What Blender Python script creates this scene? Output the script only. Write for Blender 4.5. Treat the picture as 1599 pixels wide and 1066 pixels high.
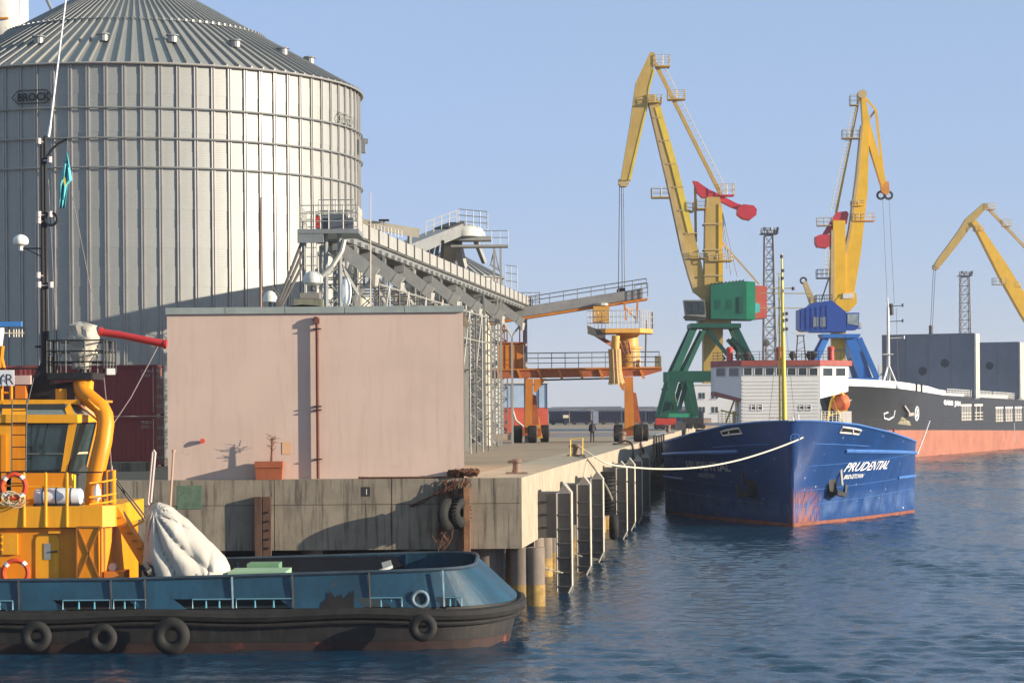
import bpy, bmesh, math, random
import numpy as np
from mathutils import Vector, Matrix, noise as mnoise
random.seed(7)
for o in list(bpy.data.objects): bpy.data.objects.remove(o)
SC = bpy.context.scene
COL = SC.collection
# ------------------------------------------------------------------ camera
F, CAMZ, ROLL = 3600.0, 8.0, 0.008
cam = bpy.data.cameras.new('camera'); camo = bpy.data.objects.new('camera', cam); COL.objects.link(camo)
cam.sensor_width = 36; cam.lens = 36*F/1599.0; cam.shift_y = 105/1599.0; cam.clip_start = 1; cam.clip_end = 20000
camo.matrix_world = Matrix.Translation((0,0,CAMZ)) @ Matrix.Rotation(math.pi/2,4,'X') @ Matrix.Rotation(-ROLL,4,'Z')
SC.camera = camo
# ------------------------------------------------------------------ sky, sun, exposure
LDIR = Vector((1,-0.27,0.235)).normalized()          # towards the sun: low, from the right and a little behind the camera
w = bpy.data.worlds.new('World'); SC.world = w; w.use_nodes = True
nt = w.node_tree; nt.nodes.clear()
sky = nt.nodes.new('ShaderNodeTexSky'); sky.sky_type = 'NISHITA'; sky.sun_disc = False
sky.sun_elevation = math.asin(LDIR.z); sky.sun_rotation = math.atan2(LDIR.x, LDIR.y)
sky.altitude = 0; sky.air_density = 1.0; sky.dust_density = 0.0; sky.ozone_density = 3.0
bg = nt.nodes.new('ShaderNodeBackground'); bg.inputs['Strength'].default_value = 0.068
out = nt.nodes.new('ShaderNodeOutputWorld')
# even white balance of the whole sky: a tint plus the pale light scattered by hazy air
tint = nt.nodes.new('ShaderNodeVectorMath'); tint.operation = 'MULTIPLY_ADD'
tint.inputs[1].default_value = (.36,.25,.70); tint.inputs[2].default_value = (1.78,2.64,2.26)
nt.links.new(sky.outputs[0], tint.inputs[0]); nt.links.new(tint.outputs[0], bg.inputs[0]); nt.links.new(bg.outputs[0], out.inputs[0])
sl = bpy.data.lights.new('sun','SUN'); sl.energy = 4.1; sl.angle = math.radians(0.5); sl.color = (1,0.88,0.70)
so = bpy.data.objects.new('sun', sl); COL.objects.link(so)
so.rotation_euler = LDIR.to_track_quat('Z','Y').to_euler(); so.location = (60,-20,60)
SC.view_settings.view_transform = 'Standard'; SC.view_settings.look = 'None'
SC.view_settings.exposure = 1.2; SC.view_settings.gamma = 1.0; SC.view_settings.use_curve_mapping = False
SC.render.engine = 'CYCLES'
SC.cycles.max_bounces = 6
# ------------------------------------------------------------------ helpers
def V(*a): return Vector(a)
UP = Vector((0,0,1))
def P(px, py, d):
    u, v = px-800.0, 638.0-py
    return Vector(((u+v*ROLL)/F*d, d, CAMZ+(v-u*ROLL)/F*d))
def lin(r,g,b):
    f = lambda c: c/12.92 if c <= .04045 else ((c+.055)/1.055)**2.4
    return (f(r/255), f(g/255), f(b/255))
DECK = 5.2
OFF = {}
class MB:
    def __init__(s): s.v=[]; s.f=[]; s.sm=None
    def add(s, vs, fs):
        n=len(s.v); s.v += [Vector(p) for p in vs]; s.f += [tuple(i+n for i in f) for f in fs]; return s
    def box(s, c, sz, rz=0):
        c=Vector(c); x,y,z=(q/2 for q in sz); R=Matrix.Rotation(rz,3,'Z')
        vs=[c+R@Vector((i*x,j*y,k*z)) for k in (-1,1) for j in (-1,1) for i in (-1,1)]
        return s.add(vs,[(0,2,3,1),(4,5,7,6),(0,1,5,4),(2,6,7,3),(0,4,6,2),(1,3,7,5)])
    def bx(s, a, b):
        a=Vector(a); b=Vector(b); return s.box((a+b)/2, [abs(b[i]-a[i]) for i in range(3)])
    def beam(s, p, q, w, h=None, up=UP, w2=None, h2=None):
        p=Vector(p); q=Vector(q); h=h or w; w2=w if w2 is None else w2; h2=h if h2 is None else h2
        d=(q-p).normalized(); x=d.cross(up)
        if x.length<1e-4: x=d.cross(Vector((0,1,0)))
        x.normalize(); y=x.cross(d)
        vs=[p-x*w/2-y*h/2,p+x*w/2-y*h/2,p+x*w/2+y*h/2,p-x*w/2+y*h/2,
            q-x*w2/2-y*h2/2,q+x*w2/2-y*h2/2,q+x*w2/2+y*h2/2,q-x*w2/2+y*h2/2]
        return s.add(vs,[(0,3,2,1),(4,5,6,7),(0,1,5,4),(1,2,6,5),(2,3,7,6),(3,0,4,7)])
    def tube(s, p, q, r, r2=None, n=8):
        p=Vector(p); q=Vector(q); r2=r if r2 is None else r2
        d=(q-p).normalized(); x=d.cross(UP)
        if x.length<1e-4: x=Vector((1,0,0))
        x.normalize(); y=d.cross(x)
        vs=[]
        for i in range(n):
            a=2*math.pi*i/n; e=x*math.cos(a)+y*math.sin(a); vs.append(p+e*r)
        for i in range(n):
            a=2*math.pi*i/n; e=x*math.cos(a)+y*math.sin(a); vs.append(q+e*r2)
        fs=[(i,i+n,(i+1)%n+n,(i+1)%n) for i in range(n)]+[tuple(range(n)),tuple(range(2*n-1,n-1,-1))]
        return s.add(vs,fs)
    def path(s, pts, r, n=6, closed=False):
        pts=[Vector(p) for p in pts]; N=len(pts); vs=[]; x=None
        rs = r if isinstance(r,(list,tuple)) else [r]*N
        for i,p in enumerate(pts):
            a=pts[(i-1)%N] if (i>0 or closed) else p; b=pts[(i+1)%N] if (i<N-1 or closed) else p
            d=(b-a).normalized()
            if x is None:
                x=d.cross(UP)
                if x.length<1e-3: x=d.cross(Vector((0,1,0)))
            x=(x-d*x.dot(d)).normalized(); y=d.cross(x)
            for k in range(n):
                t=2*math.pi*k/n; vs.append(p+(x*math.cos(t)+y*math.sin(t))*rs[i])
        fs=[]
        for i in range(N if closed else N-1):
            j=(i+1)%N
            for k in range(n):
                fs.append((i*n+k,j*n+k,j*n+(k+1)%n,i*n+(k+1)%n))
        if not closed: fs += [tuple(range(n-1,-1,-1)), tuple(range((N-1)*n,N*n))]
        return s.add(vs,fs)
    def prism(s, poly, vec):
        poly=[Vector(p) for p in poly]; vec=Vector(vec); n=len(poly)
        return s.add(poly+[p+vec for p in poly],[tuple(range(n)),tuple(range(2*n-1,n-1,-1))]+[(i,i+n,(i+1)%n+n,(i+1)%n) for i in range(n)])
    def pp(s, pts, d, th):
        """outline given in picture points at depth d, extruded th metres away from the viewer"""
        return s.prism([P(x,y,d) for x,y in pts],(0,th,0))
    def lathe(s, c, prof, n=16, axis='Z'):
        c=Vector(c); vs=[]; m=len(prof)
        for r,z in prof:
            for i in range(n):
                a=2*math.pi*i/n; q=Vector((r*math.cos(a),r*math.sin(a),z))
                if axis=='Y': q=Vector((q.x,q.z,q.y))
                elif axis=='X': q=Vector((q.z,q.x,q.y))
                vs.append(c+q)
        fs=[(j*n+i,j*n+(i+1)%n,(j+1)*n+(i+1)%n,(j+1)*n+i) for j in range(m-1) for i in range(n)]
        fs+= [tuple(range(n-1,-1,-1)),tuple(range((m-1)*n,m*n))]
        return s.add(vs,fs)
    def torus(s, c, R, r, axis='Y', n=24, k=8, sq=1.0):
        c=Vector(c); vs=[]
        for i in range(n):
            a=2*math.pi*i/n
            for j in range(k):
                b=2*math.pi*j/k; q=Vector(((R+r*math.cos(b))*math.cos(a),(R+r*math.cos(b))*math.sin(a),r*sq*math.sin(b)))
                if axis=='Y': q=Vector((q.x,q.z,q.y))
                elif axis=='X': q=Vector((q.z,q.x,q.y))
                vs.append(c+q)
        return s.add(vs,[(i*k+j,((i+1)%n)*k+j,((i+1)%n)*k+(j+1)%k,i*k+(j+1)%k) for i in range(n) for j in range(k)])
    def grid(s, rows):
        m=len(rows[0]); vs=[p for r in rows for p in r]
        return s.add(vs,[(j*m+i,j*m+i+1,(j+1)*m+i+1,(j+1)*m+i) for j in range(len(rows)-1) for i in range(m-1)])
    def rail(s, pts, h=1.0, step=1.5, r=.03, bars=2, n=4):
        pts=[Vector(p) for p in pts]
        for a,b in zip(pts,pts[1:]):
            k=max(1,round((b-a).length/step))
            for i in range(k+1):
                q=a.lerp(b,i/k); s.tube(q,q+UP*h,r,n=n)
            for j in range(bars): s.tube(a+UP*h*(1-j/bars),b+UP*h*(1-j/bars),r*.9,n=n)
        return s
    def ladder(s, p, q, w=.45, step=.35, r=.025, side=None):
        p=Vector(p); q=Vector(q); side=Vector(side or (1,0,0))*w/2
        s.tube(p-side,q-side,r,n=4); s.tube(p+side,q+side,r,n=4)
        k=max(2,int((q-p).length/step))
        for i in range(1,k): t=p.lerp(q,i/k); s.tube(t-side,t+side,r*.8,n=4)
        return s
    def build(s, name, mat, parent=None, smooth=False, local=False, rz=None):
        off=Vector((0,0,0))
        if parent is not None and not local: off=OFF.get(parent.name,off)
        me=bpy.data.meshes.new(name)
        me.from_pydata([tuple(p-off) for p in s.v],[],s.f); me.materials.append(mat)
        if smooth:
            me.polygons.foreach_set('use_smooth',[True]*len(me.polygons))
        me.validate(); me.update()
        fix_normals(me)
        if smooth:
            try: me.set_sharp_from_angle(angle=math.radians(38))
            except Exception: pass
        return link(name, me, parent, off)
def fix_normals(me):
    bm=bmesh.new(); bm.from_mesh(me); bmesh.ops.recalc_face_normals(bm, faces=bm.faces); bm.to_mesh(me); bm.free()
def link(name, me, parent=None, off=None):
    o=bpy.data.objects.new(name, me); COL.objects.link(o)
    if parent is not None:
        o.parent=parent; OFF[o.name]=OFF.get(parent.name,Vector((0,0,0)))
    return o
def tag(o, label, cat, group=None):
    o['label']=label; o['category']=cat
    if group: o['group']=group
    return o
def struct(o): o['kind']='structure'; return o
def stuff(o): o['kind']='stuff'; return o
def thing(name, label, cat, loc, group=None, rz=0):
    o=bpy.data.objects.new(name,None); COL.objects.link(o); o.location=loc; o.rotation_euler=(0,0,rz); o.empty_display_size=.3
    tag(o,label,cat,group); OFF[o.name]=Vector(loc)
    return o
def text_mesh(txt, size, shear=0, bold=0.0, align='LEFT'):
    cu=bpy.data.curves.new('t','FONT'); cu.body=txt; cu.size=size; cu.shear=shear; cu.offset=bold; cu.align_x=align
    cu.resolution_u=2
    o=bpy.data.objects.new('t',cu); COL.objects.link(o)
    bpy.context.view_layer.update()
    me=bpy.data.meshes.new_from_object(o.evaluated_get(bpy.context.evaluated_depsgraph_get()))
    vs=[v.co.copy() for v in me.vertices]; fs=[tuple(p.vertices) for p in me.polygons]
    bpy.data.objects.remove(o); bpy.data.curves.remove(cu); bpy.data.meshes.remove(me)
    return vs,fs
def text_part(name, txt, size, fn, mat, parent, **kw):
    vs,fs=text_mesh(txt,size,**kw); mb=MB(); mb.add([fn(p.x,p.y) for p in vs],fs)
    off=OFF.get(parent.name,Vector((0,0,0)))
    me=bpy.data.meshes.new(name); me.from_pydata([tuple(p-off) for p in mb.v],[],mb.f); me.materials.append(mat); me.update()
    return link(name, me, parent)
# ------------------------------------------------------------------ materials
MATS={}
def M(name, col, rough=.6, metal=0.0, var=.12, scale=1.2, streak=0.0, scol=None, rust=0.0, rcol=(.16,.06,.025), bump=0.0, bscale=40, sz=.07, rscale=1.1, spec=.4):
    if name in MATS: return MATS[name]
    m=bpy.data.materials.new(name); m.use_nodes=True; t=m.node_tree; N=t.nodes; L=t.links
    b=N['Principled BSDF']; b.inputs['Roughness'].default_value=rough; b.inputs['Metallic'].default_value=metal
    b.inputs['Specular IOR Level'].default_value=spec
    tc=N.new('ShaderNodeTexCoord')
    def nz(sc,det=5,mp=None):
        n=N.new('ShaderNodeTexNoise'); n.inputs['Scale'].default_value=sc; n.inputs['Detail'].default_value=det; n.inputs['Roughness'].default_value=.6
        if mp:
            k=N.new('ShaderNodeMapping'); k.inputs['Scale'].default_value=mp; L.new(tc.outputs['Object'],k.inputs[0]); L.new(k.outputs[0],n.inputs['Vector'])
        else: L.new(tc.outputs['Object'],n.inputs['Vector'])
        return n.outputs['Fac']
    def ramp(fac,a,bb,lo=0,hi=1):
        r=N.new('ShaderNodeMapRange'); r.inputs[1].default_value=a; r.inputs[2].default_value=bb; r.inputs[3].default_value=lo; r.inputs[4].default_value=hi
        L.new(fac,r.inputs[0]); return r.outputs[0]
    def mix(fac,a,bb):
        x=N.new('ShaderNodeMix'); x.data_type='RGBA'
        if isinstance(fac,float): x.inputs[0].default_value=fac
        else: L.new(fac,x.inputs[0])
        for s_,q in ((6,a),(7,bb)):
            if isinstance(q,tuple): x.inputs[s_].default_value=(*q[:3],1)
            else: L.new(q,x.inputs[s_])
        return x.outputs[2]
    lo=tuple(c*(1-var) for c in col); hi=tuple(min(1,c*(1+var)) for c in col)
    c=mix(ramp(nz(scale),.3,.7),lo,hi)
    if streak:
        s_=nz(1.0,4,(5,5,5*sz)); c=mix(ramp(s_,.5,.72,0,streak),c,scol or tuple(q*.35 for q in col))
    if rust:
        r_=nz(rscale,8); fr=ramp(r_,.72-rust*.3,.78-rust*.3,0,.85); c=mix(fr,c,rcol)
        rr=N.new('ShaderNodeMapRange'); rr.inputs[3].default_value=rough; rr.inputs[4].default_value=.85; L.new(fr,rr.inputs[0]); L.new(rr.outputs[0],b.inputs['Roughness'])
    L.new(c,b.inputs['Base Color'])
    if bump:
        bp=N.new('ShaderNodeBump'); bp.inputs['Strength'].default_value=bump; bp.inputs['Distance'].default_value=.02
        L.new(nz(bscale,4),bp.inputs['Height']); L.new(bp.outputs[0],b.inputs['Normal'])
    MATS[name]=m; return m
concrete=M('concrete',lin(136,126,110),.9,0,.25,.7,.85,lin(52,48,43),bump=.4,bscale=14,rust=.12,rcol=lin(125,112,92))
copeconc=M('cope_concrete',lin(164,151,131),.9,0,.18,.9,.45,lin(100,90,76),bump=.4,bscale=20)
asphalt=M('apron',lin(150,131,108),.92,0,.16,.12,bump=.25,bscale=8,rust=.15,rcol=lin(112,98,84),rscale=.16)
pileconc=M('pile_concrete',lin(122,110,98),.85,0,.2,1,.4,lin(70,55,42),bump=.3,bscale=20)
weed=M('tide_mark',lin(150,122,72),.9,0,.4,3,.5,lin(90,58,26))
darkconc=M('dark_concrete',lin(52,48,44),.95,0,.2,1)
rubber=M('rubber',(.018,.017,.016),.8,0,.35,3,bump=.3,bscale=30,spec=.3)
black=M('black_paint',(.012,.012,.013),.5,0,.3,3)
steel=M('grey_steel',lin(96,92,88),.6,.2,.2,2,.3,lin(80,60,45))
galv=M('galvanized',lin(138,139,137),.5,.35,.12,1.5,.15)
lightgalv=M('light_galvanized',lin(160,158,151),.55,.15,.1,1.5,.12)
darksteel=M('dark_steel',lin(58,56,56),.6,.3,.25,2,.3,lin(60,40,30))
yellow=M('yellow_paint',(.76,.50,.035),.5,0,.1,.6,.3,(.42,.24,.04),rust=.06)
tugyellow=M('tug_yellow',(.72,.245,.004),.45,0,.10,.8,.3,(.36,.14,.012),rust=.10,rcol=(.22,.09,.02),rscale=2.5)
orange=M('orange_paint',(.62,.24,.03),.55,0,.15,.8,.3,(.28,.1,.02))
white=M('white_paint',(.62,.61,.58),.5,0,.06,1,.22,(.42,.36,.28))
red=M('red_paint',(.55,.05,.035),.5,0,.15,1,.2)
green=M('green_paint',(.012,.16,.085),.5,0,.15,.6,.25)
bluep=M('blue_paint',(.02,.13,.42),.5,0,.15,.8,.2)
ropem=M('rope',lin(185,170,140),.95,0,.3,8)
oldrope=M('old_rope',lin(96,62,44),.95,0,.4,6,bump=.5)
glass=M('dark_glass',(.012,.02,.022),.06,0,.3,.8,spec=.7)
# ================================================================== water
def water_mat():
    m=bpy.data.materials.new('sea_water'); m.use_nodes=True; t=m.node_tree; N=t.nodes; L=t.links
    b=N['Principled BSDF']; b.inputs['Base Color'].default_value=(.006,.036,.072,1); b.inputs['Roughness'].default_value=.11
    b.inputs['IOR'].default_value=1.33
    tc=N.new('ShaderNodeTexCoord')
    prev=None
    for sc,st,d,det in (((.9,1.2,1),.6,.09,5),((3.2,4.4,1),.8,.045,4)):
        k=N.new('ShaderNodeMapping'); k.inputs['Scale'].default_value=sc; k.inputs['Rotation'].default_value=(0,0,.25); L.new(tc.outputs['Object'],k.inputs[0])
        n=N.new('ShaderNodeTexNoise'); n.inputs['Scale'].default_value=1; n.inputs['Detail'].default_value=det; n.inputs['Roughness'].default_value=.55; L.new(k.outputs[0],n.inputs['Vector'])
        bp=N.new('ShaderNodeBump'); bp.inputs['Strength'].default_value=st; bp.inputs['Distance'].default_value=d
        L.new(n.outputs['Fac'],bp.inputs['Height'])
        if prev: L.new(prev,bp.inputs['Normal'])
        prev=bp.outputs[0]
    L.new(prev,b.inputs['Normal'])
    return m
def make_water():
    nx=430; ys=[60.0]
    while ys[-1]<470: ys.append(ys[-1]+.20+.0016*(ys[-1]-60))
    ys=np.array(ys); ny=len(ys); U,Y=np.meshgrid(np.linspace(0,1,nx),ys); xl,xr=-30.0,26+.26*(Y); X=xl+(xr-xl)*U
    Z=np.zeros_like(X); rng=np.random.default_rng(3)
    for i in range(42):
        lam=0.6*(2.1/.6)**(rng.random()); th=1.2+rng.normal(0,.6); k=2*np.pi/lam
        a=.0074*lam**.9
        ph=k*(X*np.cos(th)+Y*np.sin(th))+rng.random()*6.28
        Z+=a*np.sin(ph+.35*np.sin(ph*.31+i))
    mod=.75+.45*np.sin(X*.11+Y*.05)*np.sin(Y*.063-X*.04+1)
    edge=np.minimum(np.minimum(U*12,(1-U)*12),np.minimum((Y-60)/3,(470-Y)/30)).clip(0,1)
    Z*=mod*edge*.72
    co=np.stack([X,Y,Z],-1).reshape(-1,3)
    i=np.arange(nx*ny).reshape(ny,nx)
    q=np.stack([i[:-1,:-1],i[:-1,1:],i[1:,1:],i[1:,:-1]],-1).reshape(-1,4)
    ex=[(-900,-60),(3000,-60),(3000,3000),(-900,3000)]; inn=[(X[0,0],ys[0]),(X[0,-1],ys[0]),(X[-1,-1],ys[-1]),(X[-1,0],ys[-1])]
    n0=len(co); co=np.concatenate([co,np.array([[a,b,0] for a,b in ex+inn])])
    ring=np.array([[n0+j,n0+(j+1)%4,n0+4+(j+1)%4,n0+4+j] for j in range(4)])
    q=np.concatenate([q,ring])
    me=bpy.data.meshes.new('water'); me.vertices.add(len(co)); me.vertices.foreach_set('co',co.ravel().astype(np.float32))
    me.loops.add(q.size); me.loops.foreach_set('vertex_index',q.ravel().astype(np.int32))
    me.polygons.add(len(q)); me.polygons.foreach_set('loop_start',np.arange(0,q.size,4,dtype=np.int32))
    me.polygons.foreach_set('use_smooth',np.ones(len(q),bool))
    me.update(calc_edges=True); me.validate(); me.materials.append(water_mat())
    o=link('water',me); struct(o)
make_water()
# ================================================================== quay
QX0,QY0,QS=0.36,93.3,0.108                       # corner of the quay and how its long face runs
def edge(y, o=0): return QX0+(y-QY0)*QS+o        # X of the long face at depth y
q=MB()
land=[(-1500,QY0+1.2),(QX0-1.1,QY0+1.2),(edge(345)-1.1,345),(46,352),(46+.467*2600,2952),(-1500,2952)]
q.prism([V(x,y,DECK-.5) for x,y in land],(0,0,.5)); quay=struct(q.build('ground',asphalt))
# concrete capping beam with separate cast sections
qw=thing('quay_wall','pale weathered concrete quay wall with capping beam on round piles','quay wall',(QX0,QY0,0))
def wall_section(mb,a,b,z0,z1,th,nrm,g=.015):
    d=(b-a).normalized(); mb.prism([a+d*g+UP*z0,b-d*g+UP*z0,b-d*g+UP*z1,a+d*g+UP*z1],nrm*-th)
nf=V(0,-1,0); nr=V(1,-QS,0).normalized()
xs=[-42,-36.5,-31,-25.5,-20,-15.2,-9.65,-4.9,-1.92,QX0]
for a,b in zip(xs,xs[1:]):
    for z0,z1,o in ((2.35,4.17,0),(4.19,DECK+.006,.012)):
        mb=MB(); wall_section(mb,V(a,QY0-o,0),V(b,QY0-o,0),z0,z1,1.2+o,nf); mb.build('wall_panel',concrete if z0<4 else concrete,qw)
ys=[QY0+.02]+[QY0+7.5*i for i in range(1,34)]
for a,b in zip(ys,ys[1:]):
    mb=MB(); p0=V(edge(a),a,0); p1=V(edge(b),b,0); wall_section(mb,p0,p1,2.35,DECK+.006,1.15,nr); mb.build('wall_panel',copeconc,qw)
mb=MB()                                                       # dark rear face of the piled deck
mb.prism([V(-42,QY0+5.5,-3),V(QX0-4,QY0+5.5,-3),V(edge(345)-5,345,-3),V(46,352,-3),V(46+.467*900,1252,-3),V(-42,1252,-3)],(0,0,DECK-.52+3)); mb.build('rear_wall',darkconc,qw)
pm=None
def pile(x,y,r=.42):
    mb=MB(); mb.tube((x,y,.85),(x,y,2.36),r,n=14); p=mb.build('pile',pileconc,qw,True)
    mb=MB(); mb.tube((x,y,-2),(x,y,.85),r+.015,n=14); mb.build('tide_band',weed,p,True)
for px in (700,812,836): 
    pt=P(px,900,QY0+.65); pile(pt.x,pt.y,.40)
for i in range(9): pile(-4.2-4*i,QY0+1.0,.42)
pile(-1.1,QY0+1.3,.75); pile(-2.6,QY0+3.0,.45)
for i in range(26):
    y=QY0+4.6+i*4.2; pile(edge(y)-.75,y,.42)
# stepped kerb strip of new concrete on the deck edge
mb=MB(); mb.prism([V(-3,QY0+.01,DECK+.006),V(QX0,QY0+.01,DECK+.006),V(edge(345),345,DECK+.006),V(edge(345)-2.2,345,DECK+.006),V(QX0-2.4,QY0+2.2,DECK+.006),V(-3,QY0+2.2,DECK+.006)],(0,0,.006)); struct(mb.build('quay_edge_strip',copeconc))
# painted green patch and number plate on the wall
mb=MB(); mb.bx(P(277,758,QY0-.018),P(316,794,QY0-.014)); mb.build('paint_patch',M('green_patch',lin(92,114,94),.9,0,.3,3,.7,lin(116,108,90)),qw)
mb=MB(); mb.bx(P(566,760,QY0-.03),P(578.5,774,QY0-.012)); npl=mb.build('number_plate',darksteel,qw)
text_part('numeral','1',.34,lambda x,y:P(569.6,772,QY0-.035)+V(x,0,y),M('chalk_white',(.6,.6,.55),.8),npl)
# steel fender rails on the front face
for px,w_ in ((411,.62),):
    mb=MB(); a=P(px,775,QY0); mb.bx((a.x-.3,QY0-.34,1.5),(a.x-.02,QY0-.012,a.z)); mb.bx((a.x+.02,QY0-.26,1.5),(a.x+.34,QY0-.012,a.z))
    fr=mb.build('timber_fender',M('old_timber',lin(92,68,56),.9,0,.3,2,.5,lin(50,36,30)),None)
    tag(fr,'brown timber rubbing strip bolted upright on the front quay wall','fender')
    for i in range(7):
        b=MB(); b.tube((a.x+.24,QY0-.26,1.75+i*.36),(a.x+.24,QY0-.31,1.75+i*.36),.05); 
        bo=b.build('bolt',darksteel,fr)
mb=MB(); a=P(723,770,QY0); mb.bx((a.x-.16,QY0-.45,1.9),(a.x+.02,QY0-.012,a.z)); mb.bx((a.x+.05,QY0-.75,1.9),(a.x+.30,QY0-.012,a.z+.25))
fr=mb.build('timber_fender',M('split_timber',lin(136,98,70),.9,0,.35,2,.5,lin(60,40,30)),None); tag(fr,'split pale timber fender post behind the hanging tyres','fender')
# ---- fender frames on the long face
webm=M('fender_steel',lin(92,90,88),.55,.3,.22,1.2,.4,lin(60,44,36),rust=.1)
flange=M('fender_flange',lin(170,165,155),.5,.3,.15,2,.2)
def fender(y, label, zb, zt=4.35):
    e=edge(y); root=thing('steel_dock_bumper',label,'fender',(e,y,0),'steel fender frames along the quay')
    d=V(QS,1,0).normalized(); n=V(1,-QS,0).normalized(); B=V(e,y,0)
    def q(o,t,z): return B+n*o+d*t+UP*z
    b=MB(); b.prism([q(.02,0,zt-1.95),q(.82,0,zt-1.95),q(.82,0,zt),q(.02,0,zt)],d*1.9); s=b.build('support_box',webm,root)
    for k in range(3):
        b=MB(); b.beam(q(.12,-.03,zt-.4-.55*k),q(.4,-.03,zt-.4-.55*k),.1,.07); b.build('slot',black,s)
    b=MB(); b.prism([q(.84,0,zb),q(1.42,0,zb-.1),q(1.42,0,zt-.05),q(.84,0,zt-.05)],d*1.6); w_=b.build('web_plate',webm,root)
    nr_=int((zt-zb)/.62)
    for k in range(nr_):
        b=MB(); z=zb+.25+k*.62; b.beam(q(.84,-.04,z),q(1.42,-.04,z),.08,.05); b.build('rib',webm,w_)
    b=MB(); b.prism([q(.84,-.02,zt-.04),q(1.42,-.02,zt-.04),q(1.13,-.02,zt+.36)],d*1.55); b.build('peaked_top',flange,root)
    b=MB(); b.path([q(1.13,-.03,zt+.40),q(1.47,-.03,zt),q(1.47,-.03,zb+.3),q(1.2,-.03,zb-.25)],.055,5); b.build('edge_pipe',flange,root)
    b=MB(); b.path([q(.82,-.04,zt),q(.82,-.04,zb)],.035,5); b.build('edge_pipe',flange,root)
names=['nearest the quay corner','second from the quay corner','third from the quay corner','just beyond the giant tread tyre','fifth from the quay corner','sixth from the quay corner','beside the blue bow']
for y,z,nm in zip((100,111,120,141,150,159,170),(.05,.15,.25,.2,.3,.3,.4),names):
    fender(y,'dark steel fender frame with peaked top, '+nm,z)
# ---- tyres
def tyre(name,label,c,R,r,axis,group=None,sq=1.25,tread=0):
    t=thing(name,label,'tyre',c,group)
    b=MB(); b.torus(c,R-r,r,axis,28,10,sq); b.build('casing',rubber,t,True)
    if tread:
        b=MB(); c=Vector(c)
        for i in range(tread):
            a=2*math.pi*i/tread; e=V(0,math.cos(a),math.sin(a)) if axis=='X' else V(math.cos(a),0,math.sin(a))
            ax=V(1,0,0) if axis=='X' else V(0,1,0)
            b.beam(c+e*R-ax*r*.95*sq,c+e*R+ax*r*.95*sq,.05*R/1.0,.07,up=e)
        b.build('tread_lug',rubber,t)
    return t
c=V(edge(131)+.95,131,3.15); tyre('giant_tyre','giant earthmover tyre with deep tread hung on the quay face',c,1.22,.36,'X',sq=1.1,tread=30)
c=P(946,822,124); c.x=edge(124)+1.75; tyre('hanging_tyre','plain tyre hanging on a rope outside the third fender frame',c,.72,.2,'X')
for i,(px,py,d,R) in enumerate(((718,800,QY0-.75,.62),(700,803,QY0-1.0,.66))):
    c=P(px,py,d); t=tyre('hanging_tyre',['worn ribbed tyre hanging on the quay wall corner, right of the pair','smooth tyre hanging on the quay wall corner, left of the pair'][i],c,R,.24,'X',sq=.9,tread=26 if i==0 else 0)
    t.rotation_euler=(.12,0,-.5)
# tangle of old rope and net over the corner
tg=thing('rope_tangle','tangle of frayed brown rope and net heaped over the quay edge','rope',P(722,742,QY0+.1))
b=MB(); random.seed(5)
for k in range(16):
    c=P(722+random.gauss(0,6),742,QY0+random.uniform(-.1,.5)); R=random.uniform(.15,.42); pts=[]
    ph=random.random()*6
    for i in range(14):
        a=ph+i*.5; pts.append(c+V(math.cos(a)*R,math.sin(a)*R*.6,.06+.1*math.sin(a*1.7+k)+random.uniform(0,.12)))
    b.path(pts,.045,5)
b.build('coil',oldrope,tg)
b=MB()
for k in range(26):
    x=random.uniform(690,738); p=P(x,745+random.uniform(0,10),QY0-.1-random.random()*.2); L_=random.uniform(.5,1.5); pts=[p]
    for i in range(6): p=p+V(random.uniform(-.16,.12),random.uniform(-.05,.04),-L_/6); pts.append(p)
    b.path(pts,.022,4)
b.build('hanging_strands',oldrope,tg)
b=MB()
for k in range(3):
    pts=[P(560+i*16.5,748-1.5*math.sin(i*1.3+k)-k*.8,QY0+.12+.1*k) for i in range(11)]; pts=[V(p.x,p.y,max(p.z,DECK+.05)) for p in pts]; b.path(pts,.04,5)
b.build('loose_rope',oldrope,tg)
b=MB()
for k in range(2): b.path([P(718-k*3,752,QY0-.3),P(690-k*6,768,QY0-.25),P(662,780+k*4,QY0-.2),P(640+k*4,790,QY0-.06)],.03,4)
for k in range(18):
    p=P(690+random.gauss(0,7),850+random.gauss(0,6),QY0-.9); b.path([p,p+V(random.uniform(-.3,.3),0,.35),p+V(random.uniform(-.3,.3),-.1,.7)],.02,4)
b.build('net_remains',oldrope,tg)
chainm=M('chain_steel',lin(150,140,125),.6,.4,.2)
def chain(name,label,pts,r=.05,step=.22):
    t=thing(name,label,'chain',pts[0]); P_=[Vector(p) for p in pts]; i=0
    for a,b_ in zip(P_,P_[1:]):
        n_=max(1,int((b_-a).length/step))
        for k in range(n_):
            c=a.lerp(b_,(k+.5)/n_); dd=(b_-a).normalized(); mb=MB(); s=V(0,1,0) if i%2 else V(dd.z,0,-dd.x)
            l=[c+dd*step*.55*math.cos(x)+s*step*.28*math.sin(x) for x in [j*math.pi/4 for j in range(8)]]
            mb.path(l,r*.5,4,True); mb.build('chain_link',chainm,t); i+=1
y=QY0+.9
chain('mooring_chain','slack steel chain from the corner pile to the first fender frame',[V(edge(98,-.35),97,2.1),V(edge(98,.1),97.2,1.5),V(edge(98,.65),98,1.15),V(edge(99,1.15),99,.95)])
chain('mooring_chain','rusty chain hanging between the first and second fender frames',[V(edge(103,.9),103,2.2),V(edge(106,1.0),106,1.35),V(edge(109,1.2),109,1.0)])
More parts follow.
